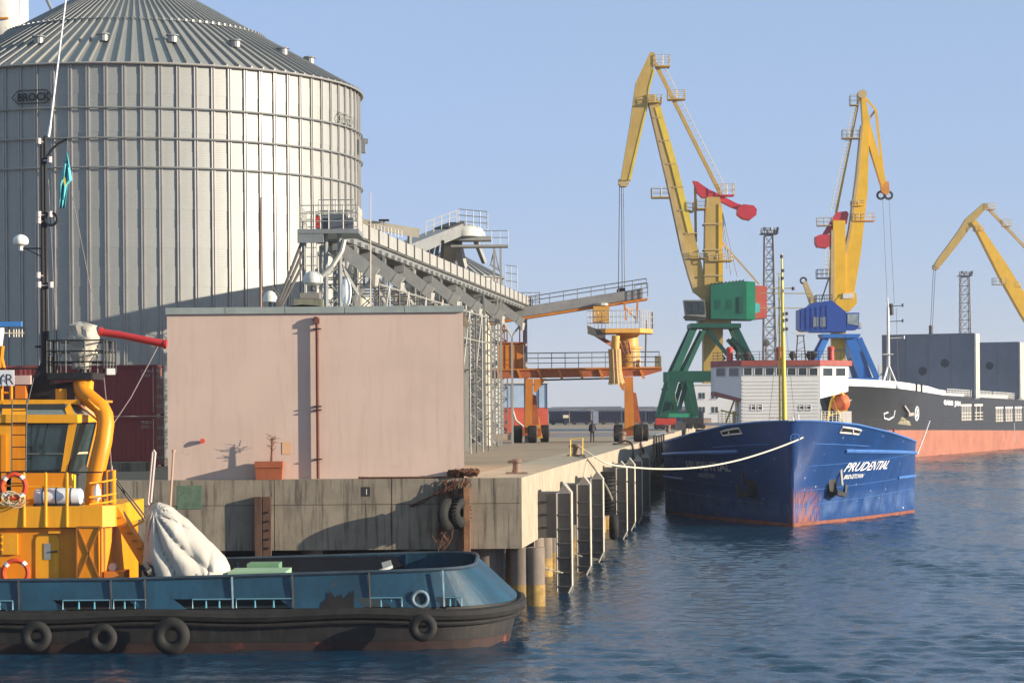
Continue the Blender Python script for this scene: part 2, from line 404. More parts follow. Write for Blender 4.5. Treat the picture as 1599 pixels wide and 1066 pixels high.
# bollards
bolm=M('bollard_iron',lin(120,100,88),.7,.2,.25,3,rust=.2)
def bollard(c,label,s=1.0):
    t=thing('bollard',label,'bollard',c,'mooring bollards'); c=Vector(c)
    b=MB(); b.box(c+V(0,0,.06*s),(1.3*s,.9*s,.12*s)); b.build('base_plate',bolm,t)
    b=MB(); b.lathe(c,[(.30*s,.12*s),(.24*s,.3*s),(.22*s,.62*s),(.3*s,.72*s),(.3*s,.84*s),(.18*s,.92*s)],14); b.build('post',bolm,t,True)
    b=MB(); b.beam(c+V(-.05,0,.78*s),c+V(-.52*s,0,.72*s),.34*s,.2*s,w2=.22*s,h2=.14*s); b.build('horn',bolm,t)
def ondeck(px,py): d=F*(CAMZ-DECK)/((py-638)+(px-800)*ROLL); p=P(px,py,d); return V(p.x,p.y,DECK)
bollard(ondeck(807,740),'rusty bollard with a horn near the quay corner',.72)
B2=ondeck(900,712); bollard(B2,'bollard inside a yellow frame holding the white mooring rope',.8)
B3=ondeck(972,694); bollard(B3,'dark bollard at the quay edge in front of the loader wheels',1.1)
B4=ondeck(1044,676); bollard(B4,'small bollard on the quay edge by the red crane bogie',1.0)
yf=thing('yellow_frame','yellow steel hoop frame standing round the mooring bollard','frame',B2)
b=MB(); b.path([B2+V(-.35,-.45,.01),B2+V(-.33,-.45,.98),B2+V(.38,-.45,1.06),B2+V(.36,-.45,.01)],.045,6); b.build('hoop',yellow,yf)
# ================================================================== pink building on the quay
pinkm=M('pink_render',lin(206,180,164),.9,0,.07,.35,.3,lin(180,150,132),bump=.2,bscale=30,sz=.10,rust=.10,rcol=lin(188,160,144),rscale=.5)
capm=M('roof_flashing',lin(150,158,152),.6,.1,.12,1.5,.15)
pb=thing('pink_building','flat windowless pink rendered building with grey roof edge on the quay','building',(-8,94.3,DECK))
a=P(261,489,94.0); c=P(723.5,488,94.0); zt=11.95
mb=MB(); x0,x1=a.x,c.x
plan=[(x0,94.0),(x1,94.0),(x1*115/94-.02,115),(x0,115)]
mb.prism([V(x,y,DECK+.008) for x,y in plan],(0,0,zt-DECK-.008)); mb.build('wall',pinkm,pb)
n=5
for i in range(n):
    mb=MB(); u0=x0-.05+(x1-x0+.1)*i/n+.012; u1=x0-.05+(x1-x0+.1)*(i+1)/n-.012
    mb.bx((u0,93.9,zt+.003),(u1,94.4,zt+.27)); mb.build('roof_flashing',capm,pb)
mb=MB(); rows=[]
random.seed(11)
for j in range(9):
    y=94.35+j*2.55; rows.append([V(x0+(x1-x0-.05)*i/22, y, zt+.16+ (.16*math.exp(-((i-3.2)/1.8)**2)+.26*math.exp(-((i-10.2)/1.6)**2)+.1*math.exp(-((i-15)/2.)**2))*math.exp(-((j-1)/2.5)**2)+random.uniform(0,.03)) for i in range(23)])
mb.grid(rows); mb.build('roof_sheet',capm,pb,True)
dpm=M('downpipe_paint',lin(108,66,58),.75,0,.2,2,.3)
px=P(495.5,500,93.86).x
mb=MB(); mb.tube((px,93.85,DECK+.02),(px,93.85,zt-.28),.068,n=10); dp=mb.build('downpipe',dpm,pb,True)
mb=MB(); mb.tube((px-.12,93.9,zt-.22),(px+.05,93.85,zt-.28),.11,n=8); mb.bx((px-.1,93.75,zt-.42),(px+.1,93.99,zt-.24)); mb.build('hopper_head',dpm,dp)
for z in (6.0,8.0,8.15,11.3):
    mb=MB(); mb.bx((px-.16,93.77,z),(px+.16,93.998,z+.04)); mb.build('pipe_clip',darksteel,dp)
mb=MB(); e=P(316,690,93.95); mb.tube((e.x,93.99,e.z),(e.x+.03,93.84,e.z+.05),.05,.11,n=8); mb.build('wall_spout',M('spout_red',lin(170,60,50),.6),pb)
mb=MB(); mb.bx(P(441,690,93.985),P(455,709,93.992)); mb.build('patch_plate',M('plywood_patch',lin(214,170,130),.8),pb)
# planter with a bare shrub
tm=M('terracotta',lin(158,86,56),.75,0,.12,3)
c=P(421,748,93.45); pl=thing('planter','terracotta box planter with a bare shrub against the pink wall','planter',(c.x,93.55,DECK+.006))
mb=MB(); z=DECK+.007; mb.prism([V(c.x-.52,93.28,z),V(c.x+.52,93.28,z),V(c.x+.55,93.25,z+.48),V(c.x-.55,93.25,z+.48)],(0,.6,0)); mb.build('box',tm,pl)
mb=MB(); mb.bx((c.x-.57,93.22,z+.485),(c.x+.57,93.88,z+.74)); mb.build('rim',tm,pl)
mb=MB(); s=V(c.x+.08,93.55,z+.74); mb.tube(s,s+V(.04,0,.95),.05,.03,6)
for k in range(16):
    h=s+V(.02,0,random.uniform(.4,.95)); mb.path([h,h+V(random.uniform(-.2,.2),random.uniform(-.15,.15),.12),h+V(random.uniform(-.42,.42),random.uniform(-.2,.2),random.uniform(.05,.28))],[.014,.01,.004],4)
mb.build('stem',M('bark',lin(110,62,48),.9,0,.3,6),pl)
# things standing on the roof
def dome(name,label,cat,c,r,stand,mat):
    t=thing(name,label,cat,c-UP*stand); b=MB(); b.lathe(c,[(.02,-r*.62),(r*.55,-r*.55),(r*.95,-r*.3),(r,0),(r*.93,r*.35),(r*.7,r*.66),(r*.35,r*.84),(.02,r*.9)],18); b.build('dome',mat,t,True)
    b=MB(); b.tube(c-UP*stand,c-UP*r*.55,.08); b.build('stand',steel,t); return t
wdome=M('dome_white',(.62,.6,.54),.5,0,.08,2,.2)
gb=P(485,474,96); t=thing('roof_cabinet','olive grey cabinet on the pink building roof under the round dome','cabinet',V(gb.x,96,zt+.13))
b=MB(); b.box(V(gb.x-.05,96,zt+.13+.27),(1.15,1.1,.52)); b.build('body',M('olive_grey',lin(118,116,98),.8,0,.15,3,.4),t)
b=MB(); b.box(V(gb.x,96,zt+.80),(.8,.8,.24)); b.build('top_box',M('grey_box',lin(130,124,116),.7),t)
dome('radome','cream round dome on the grey roof cabinet of the pink building','dome',P(489,437,96),.42,.42,wdome)
t=thing('lamp_housing','white floodlight bell on the pink roof, left of the dome','lamp',V(P(422,474,96).x,96,zt+.15))
p=P(422,463,96); b=MB(); b.lathe(p,[(.3,-.22),(.3,-.02),(.2,.16),(.08,.24)],14); b.build('shade',wdome,t,True); b=MB(); b.tube(V(p.x,96,zt+.15),p-UP*.2,.06); b.path([p+V(-.3,0,.05),p+V(-.34,0,.35),p+V(.1,0,.42),p+V(.4,0,0)],.02,4); b.build('bracket',steel,t)
p=P(541,456,95.5); t=thing('dish_antenna','tall white oval antenna dish hanging over the pink roof','antenna',V(p.x,95.5,zt+.14))
b=MB(); b.lathe(V(0,0,0),[(.02,-.1),(.3,-.06),(.36,0),(.3,.03),(.02,.05)],18,'Y'); b.v=[V(p.x+q.x*.62,p.y+q.y,p.z+q.z*1.7) for q in b.v]; b.build('reflector',M('dish_white',(.85,.84,.8),.9,spec=.1),t,True)
b=MB(); b.tube(V(p.x,95.6,zt+.1),V(p.x,95.6,p.z),.05); b.tube(p+V(0,.1,.5),p+V(-.15,.1,1.15),.025); b.build('mount',steel,t)
b=MB(); m_=P(579,478,95.2); b.tube(V(m_.x,95.2,zt+.1),P(579,300,95.2),.035,.02,6); t=thing('whip_antenna','thin upright pole antenna on the pink building roof','antenna',V(m_.x,95.2,zt+.1)); b.build('pole',M('pale_pole',lin(200,180,160),.6),t)
b=MB(); m_=P(408,478,95.2); b.tube(V(m_.x,95.2,zt+.1),P(408,308,95.2),.05,.03,6); t=thing('whip_antenna','rusty pole antenna on the pink roof in front of the silo','antenna',V(m_.x,95.2,zt+.1)); b.build('pole',M('rusty_pole',lin(150,120,105),.7),t)
# ================================================================== shipping containers
def container(x1,y0,z0,L,label,cm,tail,tail2):
    t=thing('shipping_container',label,'container',(x1-L/2,y0+1.22,z0),'containers behind the tug'); W,H=2.44,2.57
    for p,q in (((x1-L,y0,z0+.004),(x1-L+.16,y0+.16,z0+H)),((x1-.16,y0,z0+.004),(x1,y0+.16,z0+H)),((x1-.16,y0+W-.16,z0+.004),(x1,y0+W,z0+H))):
        b=MB(); b.bx(p,q); b.build('corner_post',cm,t)
    b=MB(); b.bx((x1-L+.17,y0+.01,z0+H-.12),(x1-.17,y0+.14,z0+H-.004)); b.bx((x1-L+.17,y0+.01,z0+.006),(x1-.17,y0+.14,z0+.16)); b.build('side_rail',cm,t)
    b=MB(); rows=[[],[]]; x=x1-L+.16; k=0
    while x<x1-.165:
        d=.073 if k%4 in (1,2) else .085
        for j,z in enumerate((z0+.16,z0+H-.12)): rows[j].append(V(x,y0+d,z))
        x+=.07 if k%2==0 else .05; k+=1
    b.grid(rows); b.build('side_sheet',cm,t)
    b=MB(); b.bx((x1-L+.05,y0+.2,z0+H-.06),(x1-.02,y0+W-.02,z0+H-.008)); b.build('roof',cm,t)
    for k in range(2):
        b=MB(); y=y0+.17+k*1.06; b.bx((x1-.06,y,z0+.1),(x1-.02,y+1.03,z0+H-.1)); dr=b.build('door',tail,t)
        for yy in (y+.25,y+.78):
            b=MB(); b.tube((x1+.02,yy,z0+.1),(x1+.02,yy,z0+H-.08),.025); b.build('lock_rod',galv,dr)
        for kk in range(4):
            b=MB(); b.bx((x1-.02,y+.1,z0+.4+kk*.5),(x1-.012,y+.9,z0+.55+kk*.5)); b.build('marking',tail2,dr)
    return t
cm1=M('container_maroon',lin(136,60,58),.6,0,.12,.5,.25,lin(48,26,28)); cm2=M('container_maroon_lower',lin(146,66,60),.6,0,.12,.5,.25,lin(48,26,28))
tl=M('container_door_red',lin(168,70,56),.6,0,.15,2,.3); mk=M('marking_white',(.5,.42,.36),.7,0,.3,6)
xc=P(245,600,116).x
ct=container(xc,116,DECK,12.19,'maroon shipping container at the bottom of the stack behind the tug',cm2,tl,mk)
cu_=container(xc,116,DECK+2.59,12.19,'maroon shipping container on top of the stack behind the tug',cm1,tl,mk)
for par,z,s_ in ((cu_,575,'CAXU 682'),(cu_,582,'45G1'),(ct,655,'MSKU 71'),(ct,662,'22G1')):
    q0=P(220,z,116); text_part('stencil',s_,.22,lambda x,y,q0=q0:V(q0.x+x,116.02,q0.z-.2+y),mk,par)
kb=P(215,728,110); b=MB(); b.bx((-32,108.5,DECK+.004),(xc+.6,110,DECK+.42)); k=b.build('concrete_kerb',concrete); tag(k,'low concrete kerb lying in front of the container stack','kerb')
# ================================================================== big grain silo
silom=M('silo_sheet',lin(152,153,149),.58,.32,.06,.35,.16,lin(170,170,165),bump=0)
def corr(m,pitch,st):
    t=m.node_tree; N=t.nodes; L=t.links; tc=N.new('ShaderNodeTexCoord'); w_=N.new('ShaderNodeTexWave'); w_.wave_type='BANDS'; w_.bands_direction='Z'; w_.inputs['Scale'].default_value=.314/pitch
    L.new(tc.outputs['Object'],w_.inputs[0]); bp=N.new('ShaderNodeBump'); bp.inputs['Strength'].default_value=st; bp.inputs['Distance'].default_value=.012
    L.new(w_.outputs['Fac'],bp.inputs['Height']); L.new(bp.outputs[0],N['Principled BSDF'].inputs['Normal'])
corr(silom,.102,.35)
stiffm=M('silo_stiffener',lin(164,160,155),.5,.3,.08,.8,.15)
roofm=M('silo_roof_sheet',lin(150,148,143),.5,.25,.08,.5,.15)
def shared(mb,name,mat,smooth=False):
    o=mb.build(name,mat,None,smooth); me=o.data; bpy.data.objects.remove(o); return me
def silo(name,label,cx,cy,R,ze,zap,nst,nrf,rings,front_only=None,row=1.12,vents=()):
    S=thing(name,label,'silo',(cx,cy,DECK)); H=ze-DECK
    da=2*math.pi/nst; hw=R*da/2
    mb=MB(); z=.006; k=0; rows=[]
    while z<H-.01:
        z2=min(z+row,H); lap=.012 if k%2 else .0
        rows=[[V(R*math.sin(a)*(1)+0,-(R+lap)*math.cos(a),zz) for a in (-da/2,-da/4,0,da/4,da/2)] for zz in (z,z2)]
        for r in rows:
            for i,a in enumerate((-da/2,-da/4,0,da/4,da/2)): r[i]=V((R+lap)*math.sin(a),-(R+lap)*math.cos(a),r[i].z)
        mb.grid(rows); z=z2+.001; k+=1
    wp=shared(mb,'wall_panel',silom,True)
    mb=MB()
    for sx in (-1,1): mb.bx((sx*.075-.035,-R-.10,.02),(sx*.075+.035,-R-.02,H-.05))
    mb.bx((-.12,-R-.05,.02),(.12,-R-.016,H-.05))
    st=shared(mb,'stiffener',stiffm)
    mb=MB(); db=2*math.pi/nrf; r0=R*.06; Ro=R+.25; zz=lambda r:(H+.05)+(zap-ze)*(1-r/R)
    mb.grid([[V(r*math.sin(a),-r*math.cos(a),zz(r)) for a in (-db/2,0,db/2)] for r in (r0,Ro*.5,Ro)]); rp=shared(mb,'roof_panel',roofm)
    mb=MB()
    sl=(zap-ze)/R
    mb.prism([V(-.05,-r0,zz(r0)),V(-.05,-Ro,zz(Ro)-.02),V(-.03,-Ro,zz(Ro)+.17),V(-.03,-r0,zz(r0)+.1)],(.08,0,0)); rr=shared(mb,'roof_rib',roofm)
    ca=math.atan2(-cx,cy) # faces the viewer
    def ring(me,n,nm):
        for i in range(n):
            a=2*math.pi*i/n
            if math.cos(a+math.atan2(cx,cy)*0 - 0)<-.35: continue
            o=bpy.data.objects.new(nm,me); COL.objects.link(o); o.parent=S; o.rotation_euler=(0,0,a+ (0.5*2*math.pi/n if nm in('stiffener','roof_rib') else 0)); OFF[o.name]=OFF[S.name]
    ring(wp,nst,'wall_panel'); ring(st,nst,'stiffener'); ring(rp,nrf,'roof_panel'); ring(rr,nrf,'roof_rib')
    for z in rings:
        b=MB(); b.path([V(cx+(R+.2)*math.cos(a),cy+(R+.2)*math.sin(a),z) for a in [2*math.pi*i/96 for i in range(96)]],.055,6,True); b.build('wind_ring',galv,S)
    b=MB(); b.path([V(cx+(R+.27)*math.cos(a),cy+(R+.27)*math.sin(a),ze-.06) for a in [2*math.pi*i/96 for i in range(96)]],.06,5,True); b.build('eave_trim',stiffm,S)
    return S
SX,SY,SR=-23.96,148.1,14.25; SZE,SZA=28.3,36.4
big=silo('grain_silo','huge corrugated steel grain silo with a ribbed cone roof behind the tug','silo' and SX,SY,SR,SZE,SZA,86,112,(25.66,23.9,22.2))
def roofpt(az,t,lift=0):     # az from the viewer-facing direction, + to the right; t from apex 0 to eave 1
    r=SR*t; return V(SX+r*math.sin(az),SY-r*math.cos(az),SZA-(SZA-SZE)*t+.05+lift)
for i in range(9):
    az=math.radians(-62+i*20.5); p=roofpt(az,.80)
    b=MB(); nrm=V(math.sin(az)*.45,-math.cos(az)*.45,.9).normalized()
    b.tube(p,p+UP*.4,.3,n=12); b.tube(p+UP*.38,p+UP*.46,.42,.38,12); b.build('roof_vent',galv,big)
b=MB()
for i in range(112):
    az=2*math.pi*(i+.5)/112; p=roofpt(az,.58,.14); b.box(p,(.16,.16,.16),az)
stuff(b.build('snow_stop',galv,big))
b=MB(); b.path([roofpt(2*math.pi*i/96,.58,.13) for i in range(96)],.04,4,True); b.build('roof_ring',galv,big)
b=MB(); b.lathe(V(SX,SY,SZA-.6),[(1.2,0),(1.2,.9),(.5,1.3)],16); b.build('peak_cap',lightgalv,big)
lg=M('logo_black',(.02,.02,.02),.6); lgw=M('logo_faded',lin(120,120,112),.5)
def logo(px,py,wpx,mat,az0,z0):
    def fn(x,y):
        a=az0+x/(SR+.2); return V(SX+(SR+.19)*math.sin(a),SY-(SR+.19)*math.cos(a),z0+y)
    w_=wpx
    text_part('logo_lettering','BROCK',.62,lambda x,y:fn(x-.95,y-.22),mat,big,bold=.02)
    b=MB(); pts=[(-1.3,.0),(-.9,.38),(.9,.38),(1.3,0),(.9,-.38),(-.9,-.38)]
    for k in range(6):
        a,c=pts[k],pts[(k+1)%6]
        for j in range(4):
            p,q=[fn(a[0]+(c[0]-a[0])*t,a[1]+(c[1]-a[1])*t) for t in (j/4,(j+1)/4)]; b.beam(p,q,.02,.055)
    b.build('logo_outline',mat,big)
def azof(px):   # azimuth on the silo of a picture column
    best=min(((abs((SX+SR*math.sin(a))/(SY-SR*math.cos(a))*F+800-px),a) for a in [i*.002-1.5 for i in range(1500)])); return best[1]
logo(55,153,60,lg,azof(56),P(55,152,SY-SR*math.cos(azof(56))).z)
logo(538,188,26,lgw,azof(540),P(538,188,SY-SR*math.cos(azof(540))).z)
b=MB(); p=P(568,228,SY-1); b.box(p,(.25,.6,.9)); b.box(p+V(.15,0,.3),(.3,.3,.3)); b.build('bracket_lamp',galv,big)
# service catwalk steel at the top left behind the roof
t=thing('bucket_elevator','white bucket elevator head with struts behind the silo roof','elevator',V(P(20,600,172).x,172,DECK))
b=MB(); p=P(5,20,172); b.lathe(p,[(1.3,-2.2),(1.9,-1.2),(1.9,1.2),(.9,1.9)],16); b.build('hopper',wdome,t,True)
b=MB(); b.tube(P(27,60,171),P(27,-40,171),.28); b.tube(V(P(-6,0,172).x,172,DECK),P(-6,60,172),.5); b.build('leg_pipe',galv,t,True)
b=MB(); b.tube(P(22,42,171),P(-2,-8,171),.1); b.tube(P(20,8,171),P(26,-5,171),.1); b.build('strut',galv,t)
b=MB(); b.bx(P(-30,30,170),P(22,34,172)); b.build('platform',orange,t)
t=thing('spout_pipe','white grain spout pipe coming down behind the silo roof peak','pipe',P(84,20,168)); b=MB(); b.tube(P(69,-10,160),P(84,22,156),.12); b.build('tube',lightgalv,t)
# ================================================================== grain conveyors and towers behind the pink building
def G(y,o,z): return V(-7.8+(y-110)*.115+o,y,z)
gal=thing('conveyor_gallery','long raised grain conveyor with pale side panels running along the quay','conveyor',G(110,-.8,DECK))
for i in range(28):
    y0=110+i*2.9; y1=y0+2.80
    b=MB(); b.prism([G(y0,0,16.55),G(y1,0,16.55),G(y1,0,17.22),G(y0,0,17.22)],(-.06,0,0)); b.build('side_panel',lightgalv,gal)
    b=MB(); b.prism([G(y0,-.08,16.5),G(y1,-.08,16.5),G(y1,-1.9,16.5),G(y0,-1.9,16.5)],(0,0,.08)); b.build('floor_panel',galv,gal)
for i in range(29): b=MB(); b.beam(G(109.97+i*2.9,.02,16.52),G(109.97+i*2.9,.02,17.26),.09,.09); b.build('panel_post',steel,gal)
b=MB(); b.prism([G(110,-.5,16.6),G(191,-.5,16.6),G(191,-1.5,16.6),G(110,-1.5,16.6)],(0,0,.75)); b.build('belt_housing',galv,gal)
b=MB()
for o in (-.4,-1.75): b.prism([G(110,o,16.15),G(191,o,16.15),G(191,o,16.49),G(110,o,16.49)],(.12,0,0))
b.build('girder',galv,gal)
for i in range(41): b=MB(); b.beam(G(110.3+i*2,-1.9,16.2),G(110.3+i*2,-.1,16.2),.12,.2); b.build('cross_member',galv,gal)
for k,(yy,nm) in enumerate(zip((111.5,119,129.5,140,150.5,163,176),('first','second','third','fourth','fifth','sixth','seventh'))):
    c=thing('grain_chute','bent grey grain chute under the conveyor, %s from the silo'%nm,'chute',G(yy,-.6,16),'chutes below the conveyor')
    a=G(yy,-.7,16.45); e=G(yy+.4,.75,14.75)
    b=MB(); b.beam(a,a-UP*.75,.55,.7,up=V(0,1,0)); b.build('inlet',galv,c)
    b=MB(); b.beam(a-UP*.55,e,.62,.45,up=V(0,1,0)); b.build('trough',galv,c)
    b=MB(); b.beam(e-V(.1,0,-.05),e+V(.3,0,-.2),.66,.55,up=V(0,1,0)); b.tube(e+V(.18,0,-.2),e+V(.18,0,-.75),.3,.2,10); b.build('outlet_hood',lightgalv,c)
    b=MB(); j=e+V(-.55,0,-1.2); b.beam(a-UP*.9+V(-.2,0,0),j,.14); b.beam(j,e+V(.2,0,-.2),.14); b.beam(j,V(j.x,j.y,DECK),.16); b.build('strut',lightgalv,c)
for k in range(15):
    y=112+k*3; z1=15.9
    for o in (1.15,-2.4):
        b=MB(); zz=14.2 if o>0 else z1; b.tube(G(y,o,DECK),G(y,o,zz),.05,n=5); b.build('support_post',lightgalv if k%2 else steel,gal)
    for z in (10.5,12.4,14.1): b=MB(); b.tube(G(y,1.15,z),G(y,-2.4,z),.04,n=4); b.build('tie_bar',galv,gal)
    if k<14:
        for o in (1.15,-2.4): b=MB(); b.tube(G(y,o,10.5+1.9*(k%2)),G(y+3,o,12.4+1.7*((k+1)%2)),.035,n=4); b.build('diagonal_bar',lightgalv,gal)
        for z in (12.4,14.1): b=MB(); b.tube(G(y,1.15,z),G(y+3,1.15,z),.045,n=4); b.build('side_bar',lightgalv,gal)
# head platform over the near end
hp=thing('head_platform','railed drive platform at the near end of the conveyor by the silo','platform',G(108,-1,DECK))
pz=P(500,362,108).z; xa,xb=P(467,362,107).x,P(562,362,107).x
b=MB(); b.bx((xa,106.3,pz-.2),(xb,109.9,pz)); b.bx((xa,106.3,pz-.62),(xa+1.2,106.6,pz-.22)); b.build('deck',galv,hp)
b=MB(); b.rail([V(xa+.1,106.4,pz),V(xb-.05,106.4,pz),V(xb-.05,109.8,pz),V(xa+.1,109.8,pz),V(xa+.1,106.4,pz)],1.1,.75,.028,3); b.rail([V(xa+.9,107.5,pz+.45),V(xb-.3,107.5,pz+.45)],1.0,.9,.028,2); b.build('railing',lightgalv,hp)
mx=P(528,345,107.4).x; b=MB(); b.box((mx,107.4,pz+.4),(.85,.8,.7)); b.box((mx-.55,107.4,pz+.32),(.3,.6,.5)); b.box((mx+.6,107.4,pz+.3),(.25,.6,.55)); b.build('drive_motor',M('motor_grey',lin(92,96,104),.5,.2),hp)
mx=P(497,350,107.4).x; b=MB(); b.box((mx,107.2,pz+.4),(.18,.2,.55)); b.build('extinguisher',red,hp)
for sx in (xa+.25,xa+1.25,xa+1.9):
    b=MB(); b.tube((sx,107,DECK),(sx,107,pz-.2),.11,n=8); b.build('column',galv,hp)
for k in range(3):
    b=MB(); b.tube(P(430+k*3,486,106),P(474,372+k*20,106.8),.07,n=6); b.build('raking_strut',steel,hp)
b=MB(); b.ladder(V(xa+.6,106.7,DECK),V(xa+.6,106.7,pz),.5,.4); b.build('ladder',lightgalv,hp)
b=MB(); b.path([P(538,375,107),P(534,392,106.8),P(520,415,106.6),P(502,432,106.5)],.12,8); b.build('dust_pipe',lightgalv,hp)
# lattice towers
def lattice(t,c,w0,w1,z0,z1,nb,mat,r=.07,braces=True,rz=0):
    c=Vector(c); R=Matrix.Rotation(rz,3,'Z')
    def cn(i,z):
        w_=(w0+(w1-w0)*(z-z0)/(z1-z0))/2; sx,sy=((-1,-1),(1,-1),(1,1),(-1,1))[i%4]; q=R@V(sx*w_,sy*w_,0); return V(c.x+q.x,c.y+q.y,z)
    for i in range(4):
        b=MB(); b.beam(cn(i,z0),cn(i,z1),r*1.7,r*1.7); b.build('leg',mat,t)
    b=MB()
    for k in range(nb):
        za=z0+(z1-z0)*k/nb; zb=z0+(z1-z0)*(k+1)/nb
        for i in range(4):
            b.tube(cn(i,za),cn(i+1,zb),r*.5,n=4); b.tube(cn(i+1,za),cn(i,zb),r*.5,n=4); b.tube(cn(i,zb),cn(i+1,zb),r*.5,n=4)
    b.build('bracing',mat,t)
tw=['beside the head platform','second from the silo','third from the silo','fourth from the silo','fifth from the silo','sixth from the silo','seventh from the silo','at the far conveyor end']
for k,yy in enumerate((113,121,131,141.5,152,162,170)):
    t=thing('conveyor_tower','grey lattice tower under the conveyor, '+tw[k],'tower',G(yy,-1,DECK),'towers under the conveyor')
    lattice(t,G(yy,-.95,0),1.7,1.7,DECK+.01,15.98,7,galv if k%2 else lightgalv)
pcol=[lightgalv,galv,M('cream_steel',lin(196,186,164),.5,.1,.08,1,.15)]
random.seed(21)
ptxt=['left of the white oval dish','behind the white oval dish','right of the round dome','near the thin pole antenna','under the second chute','under the third chute','between the third and fourth chutes','under the fourth chute','under the fifth chute','close to the pink building end','beside the lattice bracing','below the small silo']
for k,px in enumerate((508,524,552,590,600,618,641,668,690,712,733,757)):
    d=116+k*5.5; top=P(px,392+k*6+random.uniform(-10,10),d).z; x=P(px,500,d).x; r=random.choice((.14,.22,.3,.42))
    t=thing('elevator_pipe','upright pale grain pipe '+ptxt[k],'pipe',V(x,d,DECK),'upright grain pipes')
    b=MB(); b.tube((x,d,DECK),(x,d,min(top,15.7)),r,n=12); b.build('tube',pcol[k%3],t,True)
    b=MB(); b.path([V(x,d,min(top,15.7)-.1),V(x+.1,d,min(top,15.7)+.25),V(x+.5,d,min(top,15.7)+.45)],r*.8,8); b.build('elbow',pcol[(k+1)%3],t,True)
    for z in range(4):
        b=MB(); b.tube((x,d,DECK+2+z*2.6),(x,d,DECK+2.1+z*2.6),r+.07,n=12); b.build('flange',galv,t)
# upright bins between towers
for k,(px,d,r,top,nm) in enumerate(((562,124,.62,14.0,'behind the first chute'),(632,139,.8,14.2,'behind the pole antenna'),(676,152,.8,14.3,'between the third and fourth chutes'))):
    x=P(px,500,d).x; t=thing('grain_bin','slim cream steel grain bin '+nm,'bin',V(x,d,DECK),'slim grain bins'); b=MB(); b.tube((x,d,DECK),(x,d,top),r,n=16); b.build('shell',pcol[2],t,True); b=MB(); b.tube((x,d,top),(x,d,top+.6),r,.15,16); b.build('cone_top',galv,t)
# ---- small silo with cone roof and the rising belt to its top
small=silo('small_silo','small steel silo with ribbed cone roof beyond the conveyor',P(703,600,236).x,236,5.4,21.4,24.4,30,40,())
ub=thing('feed_conveyor','dark inclined belt conveyor rising to the small silo top','conveyor',P(690,640,168))
a=P(612,398,158); e=P(716,357,170)
b=MB(); b.beam(a,e,1.3,.85); b.build('belt_housing',galv,ub)
b=MB(); b.beam(a+V(.1,-.75,-.55),e+V(0,-.75,-.55),.12,.3); b.build('chord',lightgalv,ub)
b=MB(); b.beam(P(690,362,167),P(714,353,169.6),1.2,.6); b.build('drive_unit',darksteel,ub)
b=MB()
for k in range(5): q0=a.lerp(e,.5+.12*k)+V(0,-.7,.4); b.tube(q0,q0+UP*.9,.03,n=4)
b.tube(a.lerp(e,.5)+V(0,-.7,1.3),a.lerp(e,1)+V(0,-.7,1.3),.035,n=4); b.tube(a.lerp(e,.5)+V(0,-.7,.9),a.lerp(e,1)+V(0,-.7,.9),.03,n=4); b.build('railing',lightgalv,ub)
h=P(730,366,170); b=MB(); b.lathe(h-UP*.1,[(1.35,-.1),(1.3,.25),(1.0,.6),(.5,.8),(.05,.86)],16); b.build('head_cover',wdome,ub,True)
b=MB(); b.box(h-UP*.35,(3.6,1.8,.3)); b.box(h+V(.9,0,-.9),(4.2,1.6,.16)); b.build('head_frame',lightgalv,ub)
b=MB(); b.rail([h+V(-.6,-.8,.5),h+V(1.5,-.8,.3),h+V(1.5,.8,.3)],1.3,.6,.035,3); b.rail([h+V(1.2,-.7,-.8),h+V(3.0,-.7,-.8)],1.0,.6,.03,2); b.build('head_railing',galv,ub)
b=MB(); b.beam(P(706,375,170),P(701,412,172),1.5,1.1,w2=.6,h2=.6); b.beam(P(715,380,170),P(724,418,171),.5,.5); b.build('chute',lightgalv,ub)
for k in range(5):
    b=MB(); b.beam(P(664+k*7,384-k*2,165),P(650+k*10,412,166),.22,.22); b.build('strut',darksteel,ub)
b=MB(); b.beam(P(742,372,171),P(757,410,172),.3,.3); b.build('strut',galv,ub)
for k in range(2): 
    b=MB(); b.beam(P(655+k*40,410,166),V(P(655+k*40,400,166).x,166,DECK),.3,.3); b.build('leg',galv,ub)
fr=thing('roof_frame','white braced steel frame at the right side of the small silo roof','frame',P(783,640,176))
b=MB()
for x in (772,782): b.beam(P(x,386 if x>775 else 386,174),V(P(x,500,174).x,174,DECK),.16,.16)
b.build('post',lightgalv,fr)
b=MB(); b.beam(P(755,384,174),P(783,385,174),.2,.2); b.beam(P(766,415,174),P(773,388,174),.1); b.beam(P(773,390,174),P(779,420,174),.1); b.beam(P(768,414,174),P(783,424,174),.14); b.build('bracing',lightgalv,fr)
b=MB(); b.rail([P(790,450,180),P(808,452,180)],1.8,.5,.03,3); b.build('railing',galv,fr)
cb=thing('roof_conveyor','cream top conveyor leading away from the big silo against the sky','conveyor',P(610,640,158))
for k in range(5):
    b=MB(); b.beam(P(561+k*19,348+k*3.3,158),P(579.5+k*19,351+k*3.3,158),.1,.62); b.build('side_panel',pcol[2],cb)
b=MB(); b.rail([P(585,362,157.5),P(628,371,157.5)],.5,.25,.025,2); b.build('railing',white,cb)
b=MB(); b.box(P(600,344,158),(.7,.5,.12)); b.tube(P(600,344,158),P(600,352,158),.05); b.build('lamp',darksteel,cb)
for k in range(2): b=MB(); q0=P(570+k*70,352+k*12,158.6); b.tube(q0,V(q0.x,q0.y,DECK),.15); b.build('leg',galv,cb)
